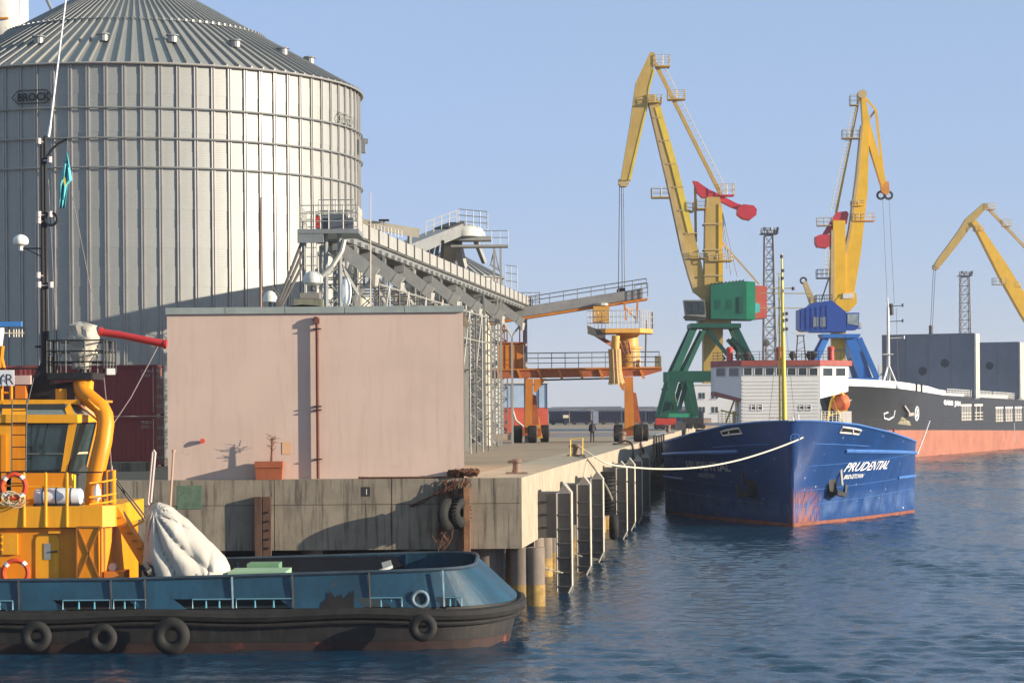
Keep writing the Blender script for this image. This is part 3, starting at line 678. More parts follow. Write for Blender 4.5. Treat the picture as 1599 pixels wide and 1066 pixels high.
# end platform of the gallery
ep=thing('end_platform','small railed platform with motor at the far end of the conveyor','platform',G(191,-.5,DECK))
b=MB(); q0=G(191.5,-.4,16.3); b.box(q0,(2.6,2,.15)); b.build('deck',galv,ep); b=MB(); b.rail([q0+V(-1.2,-.9,.08),q0+V(1.2,-.9,.08),q0+V(1.2,.9,.08)],1.2,.6,.035,3); b.build('railing',galv,ep); b=MB(); b.box(q0+V(.1,0,.5),(.8,.7,.7)); b.build('motor',darksteel,ep); b=MB(); b.tube(q0,V(q0.x,q0.y,DECK),.15); b.build('leg',galv,ep)
# towers standing on concrete blocks at the end of the pink building
blockm=M('block_concrete',lin(176,152,132),.9,0,.15,2,.2)
for k,(px,lab) in enumerate(((743,'slim lattice mast on a concrete block, close to the pink building'),(776,'slim lattice mast on a concrete block, left of the red cabin'))):
    base=ondeck(px+k*5,690-k*3.4); t=thing('lattice_mast',lab,'tower',base,'lattice masts by the loader')
    lattice(t,base,1.45,1.45,DECK+.55,15.5-k*.4,9,galv,.075)
    b=MB(); b.box(base+V(0,0,.28),(2.0,1.9,.54)); b.build('concrete_block',blockm,t)
    b=MB(); b.box(base+V(1.25,-.2,.3),(.35,1.7,.58)); b.build('footing',blockm,t)
b=MB(); q0=ondeck(742,691); b.box((P(744,640,200).x,200,10.4),(.65,.5,10.4)); t=thing('flat_column','pale flat steel column between the slim masts','column',V(P(744,640,200).x,200,DECK)); b.build('plate',galv,t)
p=P(745,600,193); b=MB(); b.tube(P(722,602,193),P(775,607,193),.09); b.box(P(757,609,193),(.8,.4,.35)); t=thing('cross_pipe','pale horizontal pipe with a lamp between the masts','pipe',p); b.build('tube',white,t)
t=thing('winch_drum','dark red winch hanging between the slim masts','winch',P(760,575,196)); b=MB(); b.tube(P(754,578,196),P(774,578,196),.42); b.build('drum',M('winch_red',lin(110,44,40),.6),t); b=MB(); b.prism([P(750,590,196),P(755,590,196),P(757,560,196),P(753,553,196),P(750,562,196)],(0,.5,0)); b.build('guard',black,t)
# ================================================================== orange mobile ship loader
GD=189.0
ld=thing('ship_loader','orange wheeled gantry ship loader with a grey belt boom on the quay','ship loader',ondeck(910,690))
ob=M('loader_orange',(.56,.19,.025),.55,0,.18,.6,.35,(.2,.08,.03)); oy=M('loader_yellow',(.60,.31,.06),.5,0,.12,.8,.25,(.4,.2,.05)); dk=M('loader_beam_brown',(.36,.10,.035),.6,0,.2,1,.3)
for dd in (0,4.2):
    b=MB(); b.pp([(769,577),(1012,573),(1034,575),(1034,579),(1006,587),(769,591)],GD+dd,.25); b.build('main_beam',dk,ld)
    b=MB(); b.pp([(768,576.2),(1034,572.6),(1034,574.6),(768,578.4)],GD-.12+dd,.5); b.build('top_flange',ob,ld)
for x in range(775,1030,32): b=MB(); b.pp([(x,577),(x+4,577),(x+9,591),(x+5,591)],GD-.16,.12); b.build('beam_stiffener',ob,ld)
b=MB(); b.prism([P(769,577,GD+.3),P(1030,573.5,GD+.3),P(1030,573.5,GD+4.1),P(769,577,GD+4.1)],(0,0,.06)); b.build('deck',dk,ld)
b=MB(); b.rail([P(820,575,GD),P(1030,572.5,GD),P(1030,572.5,GD+4.2),P(820,575,GD+4.2)],1.25,1.15,.03,3); b.build('railing',steel,ld)
b=MB(); b.bx(P(778,538,GD+.6),P(818,577,GD+3.6)); cb=b.build('control_cabin',ob,ld)
for x in (789,798,807): b=MB(); b.bx(P(x,539,GD+.56),P(x+1.2,576,GD+.6)); b.build('cabin_rib',dk,cb)
b=MB(); b.bx(P(776,534,GD+.5),P(820,538,GD+3.7)); b.build('cabin_roof',dk,cb)
# legs
def leg(pts,nm='leg'):
    for dd in (-.2,3.9):
        b=MB(); b.pp(pts,GD+dd,.55); b.build(nm,ob,ld)
leg([(821,591),(833,591),(831,676),(820,676)]); leg([(976,588),(989,588),(991,672),(976,672)])
leg([(834,591),(853,591),(838,612),(834,612)],'knee_brace'); leg([(961,588),(975,588),(975,610),(972,608)],'knee_brace')
for q_ in ([(832,615),(838,618),(842,662),(832,662)],[(990,612),(994,614),(1001,660),(990,660)]): b=MB(); b.pp(q_,GD+1,1.2); b.build('raker',dk,ld)
b=MB(); b.pp([(836,650),(842,650),(848,684),(838,684)],GD+1.5,.8); b.build('steering_arm',oy,ld)
b=MB(); b.pp([(840,592),(968,589),(968,591.5),(840,594.5)],GD+1.6,.2); b.build('tie_rod',darksteel,ld)
for x0,x1 in ((812,846),(966,1002)): b=MB(); b.pp([(x0,668),(x1,668),(x1,680),(x0,680)],GD+1.2,1.4); b.build('axle_box',dk,ld)
for x,y,dd in ((809,679,0),(832,680,-.6),(851,677,3.2),(966,679,.3),(997,677,0),(1006,672,3.8)):
    c=P(x,y,GD+dd); c.z=DECK+.72
    b=MB(); b.lathe(c,[(.3,-.36),(.62,-.36),(.71,-.28),(.72,.28),(.62,.36),(.3,.36)],20,'X'); wh=b.build('wheel',rubber,ld,True)
    b=MB(); b.tube(c-V(.4,0,0),c+V(.4,0,0),.28,n=12); b.build('hub',oy,wh)
# belt boom
bm_=MB(); bm_.prism([P(751,489,GD+1),P(751,505,GD+1),P(1004,465,GD+1),P(1004,450,GD+1)],(0,1.6,0)); bm_.build('belt_boom',M('boom_grey',lin(142,140,138),.55,.2,.15,1,.2),ld)
b=MB(); b.prism([P(751,505.3,GD+.9),P(751,508.5,GD+.9),P(1012,468,GD+.9),P(1012,465,GD+.9)],(0,1.8,0)); b.build('boom_chord',ob,ld)
b=MB(); n=13
for k in range(n):
    x=751+(1010-751)*k/(n-1); y=489-(489-449)*k/(n-1); p=P(x,y,GD+.9); b.tube(p,p+UP*.75,.03,n=4)
for dz in (.75,.4): b.tube(P(751,489,GD+.9)+UP*dz,P(1010,449,GD+.9)+UP*dz,.035,n=4); b.tube(P(751,489,GD+2.7)+UP*dz,P(1010,449,GD+2.7)+UP*dz,.035,n=4)
b.build('boom_railing',steel,ld)
b=MB(); b.rail([P(992,466,GD+.8),P(1012,463,GD+.8),P(1012,463,GD+2.8)],1.1,.5,.03,3); b.build('end_railing',steel,ld)
b=MB(); b.box(P(971,453,GD+1.8),(.6,.8,.35)); b.build('boom_motor',darksteel,ld)
for x,y0 in ((785,501),(815,496)):
    for dd in (1,2.6): b=MB(); b.beam(P(x-3,y0,GD+dd),P(x-3,538,GD+dd),.1); b.beam(P(x+3,y0,GD+dd),P(x+3,538,GD+dd),.1); b.tube(P(x-3,y0+4,GD+dd),P(x+3,y0+20,GD+dd),.04); b.tube(P(x+3,y0+4,GD+dd),P(x-3,y0+20,GD+dd),.04); b.build('boom_post',dk,ld)
# turret with slewing platform
c=P(981,560,GD+2.2)
b=MB(); zz=P(981,574,GD+2.2).z; b.lathe(V(c.x,c.y,zz),[(1.05,0),(1.05,.5),(1.12,.52),(1.12,.62),(1.0,.64),(1.0,1.5),(1.15,1.55),(1.15,1.7),(.9,1.75),(.85,2.6),(1.3,3.0)],20); b.build('turret',oy,ld,True)
pzz=P(970,520,GD).z
b=MB(); b.prism([P(918,520,GD-.2),P(946,530,GD-1.2),P(1000,531,GD-1),P(1020,525,GD+1),P(1018,522,GD+4),P(940,520,GD+4)],(0,0,.35)); b.v=[V(p.x,p.y,pzz+(.35 if i>=6 else 0)) for i,p in enumerate(b.v)]; b.build('platform',oy,ld)
b=MB(); ring=[P(918,520,GD-.2),P(946,520,GD-1.2),P(1000,520,GD-1),P(1020,520,GD+1),P(1018,520,GD+4)]; ring=[V(p.x,p.y,pzz+.35) for p in ring]; b.rail(ring,1.45,.32,.03,3); b.build('platform_railing',lightgalv,ld)
b=MB(); b.pp([(918,521),(946,531),(946,519),(918,508)],GD-1.0,.05); b.build('kick_plate',steel,ld)
b=MB(); b.bx(P(927,478,GD+.2),P(951,505,GD+1.8)); hh=b.build('hopper',oy,ld); b=MB(); b.lathe(P(939,476,GD+1),[(.62,-.05),(.6,.12),(.2,.2)],12); b.build('lid',lightgalv,hh)
b=MB(); 
for dd in (.8,2.8): b.beam(P(975,472,GD+dd),P(978,500,GD+dd),.14); b.beam(P(996,470,GD+dd),P(994,505,GD+dd),.16); b.tube(P(976,480,GD+dd),P(994,498,GD+dd),.05)
b.build('boom_support',ob,ld)
b=MB(); b.box(P(985,485,GD+1.4),(.45,.5,.6)); b.build('junction_box',white,ld)
for k in range(3): b=MB(); b.beam(P(925+k*5,521+k*2,GD),P(962,544-k*3,GD+1.4),.12); b.build('bracket',dk,ld)
for k in range(3): b=MB(); b.beam(P(968+k*7,533,GD),P(975+k*5,552,GD+.8),.14); b.build('hydraulic_ram',M('ram_pink',lin(190,140,120),.4),ld)
b=MB(); b.tube(P(1010,500,GD+.3),P(1008,572,GD+.3),.07); b.build('ladder_post',steel,ld)
b=MB(); b.ladder(P(996,548,GD+.8),P(996,574,GD+.8),.4,.3); b.build('ladder',white,ld)
b=MB(); b.box(P(1028,566,GD+1),(.5,.5,1.1)); b.build('lamp_box',M('olive_box',lin(120,116,92),.7),ld)
# canvas loading sock
sk=M('canvas_sock',lin(186,150,102),.9,0,.12,2,.35,lin(150,110,70))
b=MB(); t0=P(962,524,GD-1.3); t1=P(961,546,GD-1.3); b.tube(t0,t1,.34,n=14); s0=b.build('loading_spout',oy,ld,True)
b=MB(); rows=[]
for j,(y,r) in enumerate(((545,.50),(560,.50),(577,.49),(588,.54),(597,.66))):
    cc=P(960+j*.8,y,GD-1.3); rows.append([cc+V(math.cos(a)*(r+.035*math.sin(12*a)),math.sin(a)*(r+.035*math.sin(12*a)),-.22*abs(math.sin(6*a)) if j==4 else 0) for a in [2*math.pi*i/36 for i in range(37)]])
b.grid(rows); b.build('canvas_skirt',sk,s0,True)
# ---- buildings and containers behind the loader
rc=thing('site_cabin','red and white cabin with tall windows behind the loader leg','cabin',ondeck(815,675))
D_=262; rm=M('cabin_red',lin(206,92,66),.6,0,.1,1,.15); gl=M('cabin_glass',lin(170,190,212),.15,0,.2,.4,spec=.6)
b=MB(); b.bx(P(777,637,D_),P(855,674,D_+6)); b.build('lower_wall',rm,rc)
for x0,x1 in ((777,801),(802,822),(823,841),(842,854.5)): b=MB(); b.bx(P(x0,600,D_+.02),P(x1,636,D_+.1)); b.build('window',gl,rc)
for x in (776,801,822,841,854): b=MB(); b.bx(P(x,598,D_-.05),P(x+1.2,637,D_+.2)); b.build('mullion',darksteel,rc)
b=MB(); b.bx(P(778,600,D_+.2),P(854,637,D_+5.9)); b.build('core',M('cabin_inner',lin(150,165,185),.7),rc)
b=MB(); b.bx(P(775,596,D_-.2),P(857,599.5,D_+6.2)); b.build('roof',white,rc)
b=MB(); b.path([P(800,598,D_-.6),P(801,640,D_-.6),P(806,656,D_-.6),P(818,666,D_-.6)],.14,6); b.build('hose',M('hose_grey',lin(190,176,160),.7),rc)
for (x0,x1,y0,y1,d,nm,lab,mt) in ((722,766,637,682,216,'white_container','white storage container behind the slim masts',white),(722,768,591,636.6,216,'grey_container','dark grey container stacked on the white one',M('dark_container',lin(92,86,92),.6,0,.12,1,.2))):
    t=thing(nm,lab,'container',P((x0+x1)/2,y1,d+1.2)); b=MB(); a_,e_=P(x0,y0,d),P(x1,y1,d)
    rows=[[],[]]
    for k in range(40):
        x=a_.x+(e_.x-a_.x)*k/39
        for j,z in enumerate((max(e_.z,DECK+.01),a_.z)): rows[j].append(V(x,d+(.05 if k%4 in(1,2) else 0),z))
    b.grid(rows); b.build('side_sheet',mt,t); b=MB(); b.bx((a_.x,d+.07,max(e_.z,DECK+.01)),(e_.x,d+2.4,a_.z)); b.build('box',mt,t)
t=thing('switch_cabinet','dark upright switch cabinet at the foot of the right mast','cabinet',ondeck(765,690)); q0=ondeck(764,688); b=MB(); b.box(q0+V(0,0,1.6),(.75,.6,2.1)); b.build('body',darksteel,t); b=MB(); b.box(q0+V(0,0,.28),(.9,.8,.54)); b.build('plinth',blockm,t)
# ================================================================== portal cranes
cy=M('crane_yellow',(.48,.32,.085),.5,0,.12,.5,.35,(.30,.17,.05),rust=.05); cy2=M('crane_deep_yellow',(.76,.43,.016),.45,0,.1,.5,.25,(.4,.2,.03))
tanm=M('crane_tan',(.46,.33,.15),.6,0,.15,.6,.2); cred=M('crane_red',(.50,.035,.05),.5,0,.15,.6,.2); ropek=M('wire_rope',(.06,.06,.065),.5,.3)
ladm=M('crane_ladder',(.55,.46,.30),.6)
class Crane:
    def __init__(s,label,d,bx,by): s.d=d; s.t=thing('portal_crane',label,'crane',V(P(bx,by,d).x,d,DECK))
    def pr(s,name,pts,th,mat,off=0,parent=None):
        b=MB(); b.prism([P(x,y,s.d) for x,y in pts],(0,th,0)); b.v=[v+V(0,off-th/2,0) for v in b.v]; return b.build(name,mat,parent or s.t)
    def bar(s,name,a,b_,w_,mat,off=0,h=None,off2=None,parent=None,w2=None,h2=None):
        b=MB(); p=P(*a,s.d)+V(0,off,0); q=P(*b_,s.d)+V(0,off if off2 is None else off2,0); b.beam(p,q,w_,h or w_,up=V(0,1,0),w2=w2,h2=h2); return b.build(name,mat,parent or s.t)
    def plat(s,x0,x1,y,dep,mat,h=1.1,off=0,rm=None):
        b=MB(); a=P(x0,y,s.d); e=P(x1,y,s.d); b.bx((a.x,s.d+off-dep/2,a.z-.15),(e.x,s.d+off+dep/2,a.z)); p=b.build('platform',mat,s.t)
        b=MB(); z=a.z; y0,y1=s.d+off-dep/2,s.d+off+dep/2; b.rail([V(a.x,y0,z),V(e.x,y0,z),V(e.x,y1,z),V(a.x,y1,z),V(a.x,y0,z)],h,1.0,.045,2); b.build('railing',rm or ladm,p)
    def rope(s,a,b_,r=.05):
        b=MB(); b.tube(P(*a,s.d),P(*b_,s.d),r,n=5); b.build('hoist_rope',ropek,s.t)
    def ladder(s,a,b_,off=0,w_=.6):
        b=MB(); b.ladder(P(*a,s.d)+V(0,off,0),P(*b_,s.d)+V(0,off,0),w_,.6,.05); b.build('ladder',ladm,s.t)
    def hoops(s,a,b_,n,r=.4):
        b=MB()
        for i in range(n):
            p=P(a[0]+(b_[0]-a[0])*i/(n-1),a[1]+(b_[1]-a[1])*i/(n-1),s.d); b.tube(p,p+V(r*1.6,0,r*.7),.04,n=4)
            if i: b.tube(q+V(r*1.6,0,r*.7),p+V(r*1.6,0,r*.7),.035,n=4)
            q=p
        b.build('stay_handrail',ladm,s.t)
# ---- crane 1
c=Crane('tall yellow portal crane on green legs with a green machine house',302,1112,669)
gm=M('crane_green',(.005,.075,.046),.5,0,.15,.4,.2); gm2=M('house_green',(.005,.12,.07),.5,0,.12,.4,.15)
c.pr('jib_beak',[(1015,83),(1022,84),(1022,92),(1020,110),(1012,140),(1010,163),(1003,190),(981,282),(969,283),(983,200),(990,150),(993,130)],1.9,cy)
c.pr('tip_sheave_box',[(966,281),(983,281),(982,288),(978,292),(970,292),(966,288)],1.6,tanm)
c.pr('boom',[(1009,150),(1024,150),(1031,168),(1058,262),(1083,365),(1091,395),(1101,440),(1104,457),(1084,457),(1076,432),(1064,392),(1040,280),(1016,168)],2.2,cy)
c.pr('boom_lit_side',[(1022,170),(1031,168),(1058,262),(1083,365),(1074,367),(1048,262)],2.36,M('crane_sunlit_yellow',(.70,.50,.06),.45,0,.1,.5,.2,(.4,.26,.05)))  # brighter yellow overlay paints the sunlit right side of the boom
c.pr('boom_shaded_side',[(1012,160),(1017,160),(1046,282),(1071,388),(1088,452),(1083,456),(1075,431),(1064,392),(1040,280)],2.3,tanm)  # tan overlay paints the shaded left side of the boom
c.pr('beak_lit_edge',[(1020,110),(1023,110),(1014,142),(1012,165),(985,282),(981,282),(1003,190),(1010,163),(1012,140)],2.0,MATS['crane_sunlit_yellow'])  # bright strip paints sunlight along the right edge of the beak
c.bar('tie_bar',(1023,98),(1127,306),.45,cy,0,.6); c.hoops((1030,105),(1128,300),26)
c.plat(1024,1046,104,2.2,cy,1.4); c.plat(1043,1070,155,2.0,cy); c.plat(1011,1033,161,3.2,cy,.9); c.plat(1018,1047,308,2.2,cy,1.2); c.plat(1071,1083,330,2.0,cy); c.plat(1088,1103,326,3.2,cy)
c.pr('tower',[(1103,309),(1123,309),(1127,330),(1128,520),(1129,598),(1098,598),(1098,520),(1101,330)],2.7,cy)
c.pr('tower_lit_side',[(1121,320),(1127,330),(1128,440),(1121,440)],2.9,cy2)  # brighter yellow strip paints the sunlit right side of the tower
c.pr('counterweight_lever',[(1082,283),(1089,284),(1106,296),(1121,303),(1150,318),(1160,321),(1156,329),(1140,323),(1118,311),(1096,309),(1089,302)],1.3,cred)
c.pr('counterweight',[(1152,325),(1160,320),(1176,322),(1181,328),(1180,337),(1171,344),(1160,342),(1151,335)],2.4,cred)
c.bar('lever_rod',(1086,292),(1087,378),.32,tanm,0)
c.plat(1124,1146,305,2.2,cred,1.4); c.plat(1106,1143,407,3.4,cy,.8); c.plat(1076,1104,403,2.8,cy,.6)
c.pr('hinge_bracket',[(1084,456),(1098,440),(1100,470),(1092,462)],2.4,cy)
c.bar('house_stay',(1124,374),(1186,444),.22,tanm,0)
c.rope((1126,320),(1142,430)); c.rope((1128,330),(1152,432)); c.rope((1126,325),(1136,420))
mh=c.pr('machine_house',[(1107,447),(1162,441),(1162,500),(1107,499)],6.5,gm2,0)
mh2=c.pr('house_end',[(1162.3,441),(1176,442),(1176,500),(1162.3,500)],6.2,M('house_end_green',(.01,.25,.12),.5,0,.12,.5),0)
for k in range(10): c.pr('roof_rib',[(1109+k*5.4,446.6-k*.58),(1110+k*5.4,446.5-k*.58),(1110+k*5.4,443.5-k*.58),(1109+k*5.4,443.6-k*.58)],6.3,gm2,0,mh)
c.pr('house_door',[(1150,465),(1157,464.5),(1157,490),(1150,490)],.1,gm,-3.32,mh)
for k in range(2):
    for j in range(5): c.pr('louvre',[(1114+k*18,470+j*3),(1122+k*18,470+j*3),(1122+k*18,471.2+j*3),(1114+k*18,471.2+j*3)],.06,gm,-3.28,mh)
for y0 in (350,390,430,470): c.pr('tower_band',[(1098,y0),(1128,y0),(1128,y0+2),(1098,y0+2)],2.95,tanm)
for k in range(6): x_,y_=1021+k*9.5,185+k*36; c.pr('boom_band',[(x_,y_),(x_+12+k*1.6,y_-1),(x_+12.5+k*1.6,y_+.8),(x_+.4,y_+1.8)],2.42,tanm)
c.pr('ballast_box',[(1176.3,447),(1195,448),(1195,497),(1176.3,499)],4.6,M('ballast_red',(.55,.10,.07),.55,0,.12,.5),0)
c.pr('house_fan',[(1173,480),(1178,474),(1184,476),(1184,488),(1177,490)],5.2,M('fan_teal',(.12,.45,.45),.5),0)
c.pr('cab_floor',[(1066,495),(1100,498),(1100,502),(1070,501)],2.6,darksteel,-2)
cab=c.pr('operator_cab',[(1066,470),(1098,470),(1100,497),(1069,494)],2.4,M('cab_frame',lin(120,120,112),.6),-2)
for k in range(3): c.pr('window',[(1067.5+k*10.5,472),(1076+k*10.5,472),(1077+k*10.5,492),(1069+k*10,491)],.1,glass,-3.26,cab)
c.pr('slew_ring',[(1076,506),(1154,506),(1154,513),(1076,513)],6.4,gm); c.pr('slew_drum',[(1090,500),(1140,500),(1140,506),(1090,506)],4,cy)
for sg in (-3.2,3.2):
    c.bar('pyramid_leg',(1082,513),(1050,584),.8,gm,sg*.7,1.0,sg*1.4); c.bar('pyramid_leg',(1146,513),(1178,584),.8,gm,sg*.7,1.0,sg*1.4)
    c.bar('pyramid_brace',(1098,516),(1066,582),.5,gm,sg*.8,.5,sg*1.4); c.bar('pyramid_brace',(1102,516),(1136,560),.5,gm,sg*.8,.5,sg*1.3); c.bar('pyramid_brace',(1140,530),(1170,560),.5,gm,sg*.8,.5,sg*1.4)
    c.bar('portal_beam',(1040,588),(1186,588),1.35,gm,sg*1.45,1.4)
    c.bar('portal_leg',(1049,594),(1033,652),1.15,gm,sg*1.45,1.3,sg*1.6,w2=.95,h2=.9); c.bar('portal_leg',(1072,594),(1083,650),.95,gm,sg*1.45,1.2,sg*1.6,w2=.8,h2=.8)
    c.bar('portal_leg',(1170,594),(1190,652),1.45,gm,sg*1.45,1.3,sg*1.6,w2=.95,h2=.9)
    c.bar('leg_brace',(1040,605),(1054,646),.6,gm,sg*1.5,.5); c.bar('leg_brace',(1068,598),(1056,640),.55,gm,sg*1.5,.5)
    c.bar('sill_beam',(1033,648),(1086,648),.5,M('sill_green',(.03,.3,.16),.5),sg*1.6,.5)
    for x in (1040,1083,1190):
        q=P(x,660,c.d+sg*1.6); b=MB(); b.box(V(q.x,c.d+sg*1.6,DECK+1.0),(2.6,1.2,.75)); b.box(V(q.x-.8,c.d+sg*1.6,DECK+.42),(1.4,1.0,.62)); b.box(V(q.x+.8,c.d+sg*1.6,DECK+.42),(1.4,1.0,.62))
        bg_=b.build('bogie',red if x==1040 else darksteel,c.t)
        for k in range(4): b=MB(); b.tube(V(q.x-1.2+k*.8,c.d+sg*1.6-.58,DECK+.33),V(q.x-1.2+k*.8,c.d+sg*1.6+.58,DECK+.33),.31,n=12); b.build('wheel',darksteel,bg_)
for k in range(2): c.pr('stair_flight',[(1046+k*3,598),(1049+k*3,598),(1056+k*2,628),(1053+k*2,628)],1.0,ladm,-1+k*2)
c.rope((968,290),(966,452)); c.rope((971,290),(972,452)); c.rope((974,291),(976,452))
b=MB(); b.tube(P(967,452,c.d),P(967,472,c.d),.3); b.build('hook_block',darksteel,c.t)
# ---- crane 2
c=Crane('yellow portal crane with blue machine house and blue legs beyond the ship',396,1312,664)
bm1=M('crane_blue',(.012,.06,.30),.45,0,.15,.4,.2); bm2=M('portal_blue',(.02,.14,.46),.45,0,.12,.4,.15)
c.pr('jib_beak',[(1344,149),(1350,149),(1358,193),(1364,215),(1383,282),(1376,292),(1370,272),(1347,197)],1.7,cy2)
c.bar('beak_tie',(1349,152),(1367,172),.32,cy2,-.6); c.bar('beak_tie',(1367,172),(1380,285),.4,cy2,-.6); c.bar('beak_strut',(1366,174),(1354,190),.35,tanm,-.4)
c.pr('tip_sheave_box',[(1376,284),(1387,284),(1389,300),(1384,306),(1376,300)],1.4,orange)
for x in (1376,1388): b=MB(); q=P(x,305,c.d); b.torus(q,.62,.2,'Y',18,6); b.build('tip_sheave',darksteel,c.t)
b=MB(); q=P(1346,148,c.d); b.tube(q-V(0,1,0),q+V(0,1,0),.75,n=14); b.build('head_sheave',tanm,c.t)
c.pr('boom',[(1345,196),(1357,200),(1354,300),(1343,400),(1333,458),(1304,474),(1309,440),(1326,360),(1337,280)],2.0,cy2)
c.pr('boom_shaded_side',[(1344.5,196),(1347,197),(1339,290),(1328,365),(1311,440),(1305,470),(1302,470),(1308,436),(1325,360),(1336,280)],2.15,tanm)  # shaded left side of the boom put in as tan colour
c.bar('tie_bar',(1342,152),(1306,332),.42,cy,0,.55); c.ladder((1336,160),(1300,330),-.6,.7)
c.plat(1328,1340,164,2,tanm,1.6); c.plat(1316,1342,216,2.4,tanm,1.4); c.plat(1333,1365,345,2.4,orange,1.2); c.plat(1330,1348,321,2.6,cy2,.8)
c.pr('tower',[(1300,345),(1319,345),(1320,486),(1319,590),(1300,590),(1298,486)],2.4,cy2); c.pr('tower_shaded_side',[(1297,360),(1302,360),(1302,486),(1296,486)],2.55,tanm)  # tan left strip is the tower's shaded side put into colour
c.pr('counterweight_lever',[(1281,372),(1287,362),(1306,332),(1322,330),(1325,334),(1322,350),(1304,352),(1290,370)],1.2,cred)
c.pr('counterweight',[(1273,370),(1279,367),(1296,367),(1297,383),(1290,388),(1276,386),(1273,380)],2.4,cred)
c.plat(1277,1299,352,2.2,tanm,1.3); c.plat(1276,1300,434,2.4,darksteel,1.4,rm=darksteel)
c.ladder((1291,390),(1289,432),-1.4,.7)
c.bar('house_stay',(1294,436),(1283,470),.2,darksteel)
c.pr('winch_guard',[(1303,470),(1316,458),(1336,458),(1337,474),(1326,486),(1306,486)],2.6,cy2); c.pr('warning_board',[(1315,459),(1331,458),(1331,466),(1315,467)],.1,white,-1.4)
mh=c.pr('machine_house',[(1246,484),(1263,478),(1266,474),(1296,470),(1318,488),(1318,519),(1254,519),(1246,514)],5.5,bm1)
for x in (1267,1278): c.pr('window',[(x,496),(x+8,496),(x+8,511),(x,511)],.1,M('house_shutter',lin(120,128,140),.4),-2.8,mh)
for k in range(6): c.pr('house_rib',[(1248+k*8,485-k*1.5),(1249+k*8,484.8-k*1.5),(1249+k*8,515),(1248+k*8,515)],5.7,bm1,0,mh)
cab=c.pr('operator_cab',[(1319,489),(1339,489),(1338,512),(1333,516),(1319,516)],2.6,bm1,-1.2); c.pr('window',[(1320.5,491),(1337.5,491),(1337,509),(1320.5,506)],.1,M('cab_glass',lin(140,150,155),.15,0,.3,1,spec=.6),-2.55,cab)
c.plat(1334,1344,512,2.0,bm1,.8); c.plat(1274,1298,472,3,darksteel,1.2,rm=darksteel)
c.bar('rope_arm',(1256,440),(1270,476),.7,tanm,-.5,.9,w2=1.2); b=MB(); q=P(1255,438,c.d-.6); b.torus(q,.5,.16,'Y',16,6); b.build('arm_sheave',darksteel,c.t)
c.pr('slew_ring',[(1280,522),(1341,522),(1338,528),(1283,528)],5.6,bm2)
for sg in (-2.6,2.6):
    c.bar('pyramid_leg',(1288,529),(1262,582),.95,bm2,sg*.7,.9,sg*1.4); c.bar('pyramid_leg',(1325,529),(1346,600),1.5,bm2,sg*.7,1.1,sg*1.4); c.bar('pyramid_leg',(1340,529),(1364,590),.85,bm2,sg*.7,.8,sg*1.6)
    c.bar('portal_beam',(1258,595),(1366,595),1.1,bm2,sg*1.5,1.1)
    for x in (1258,1346,1366): c.bar('portal_leg',(x,595),(x+(4 if x>1300 else -4),662),1.2,bm2,sg*1.5,1.0,w2=.8,h2=.8)
    for x in (1256,1358):
        q=P(x,660,c.d); b=MB(); b.box(V(q.x,c.d+sg*1.5,DECK+.7),(4.0,1.2,1.36)); b.build('bogie',darksteel,c.t)
c.pr('tower_band',[(1299,545),(1320,545),(1320,548),(1299,548)],2.6,tanm)
c.rope((1379,312),(1386,470),.05); c.rope((1389,312),(1397,474),.05); b=MB(); b.tube(P(1392,474,c.d),P(1393,492,c.d),.35); b.build('hook_block',darksteel,c.t)
# ---- crane 3
c=Crane('far yellow portal crane reaching over the raised hatch covers',585,1668,655)
c.pr('jib_beak',[(1535,318),(1541,319),(1541,324),(1521,346),(1517,353),(1500,376),(1470,414),(1463,419),(1458,415),(1464,405),(1497,360),(1508,342)],2.4,cy)
c.pr('tip_sheave_box',[(1457,414),(1465,415),(1467,419),(1463,422),(1457,420)],2.2,tanm)
c.pr('boom',[(1516,348),(1524,345),(1532,356),(1570,412),(1606,470),(1660,560),(1650,566),(1628,545),(1594,492),(1560,432),(1527,366)],3.0,cy2)
c.bar('tie_bar',(1539,321),(1662,450),.7,tanm,0,.8); c.hoops((1543,322),(1655,438),22,.7)
c.plat(1542,1553,327,3,tanm,1.6); c.plat(1566,1578,353,3,tanm,1.6); c.plat(1522,1534,360,3.6,cy,1.2); c.plat(1551,1570,444,3,tanm,1.6); c.plat(1584,1593,448,3,cy,1.2)
c.pr('tower',[(1654,440),(1670,440),(1674,600),(1674,655),(1652,655),(1652,600)],3.4,cy); c.pr('counterweight_lever',[(1640,425),(1700,450),(1700,456),(1640,433)],2,cred); c.pr('machine_house',[(1664,545),(1708,545),(1708,585),(1664,585)],7,bm1)
for sg in (-3.4,3.4):
    for x in (1640,1690): c.bar('portal_leg',(x,600),(x,656),1.6,bm2,sg)
    c.bar('portal_beam',(1636,602),(1694,602),1.6,bm2,sg)
c.rope((1458,421),(1453,518),.07); c.rope((1461,421),(1456,518),.07); b=MB(); b.tube(P(1454,508,c.d),P(1454,522,c.d),.5); b.build('hook_block',darksteel,c.t)
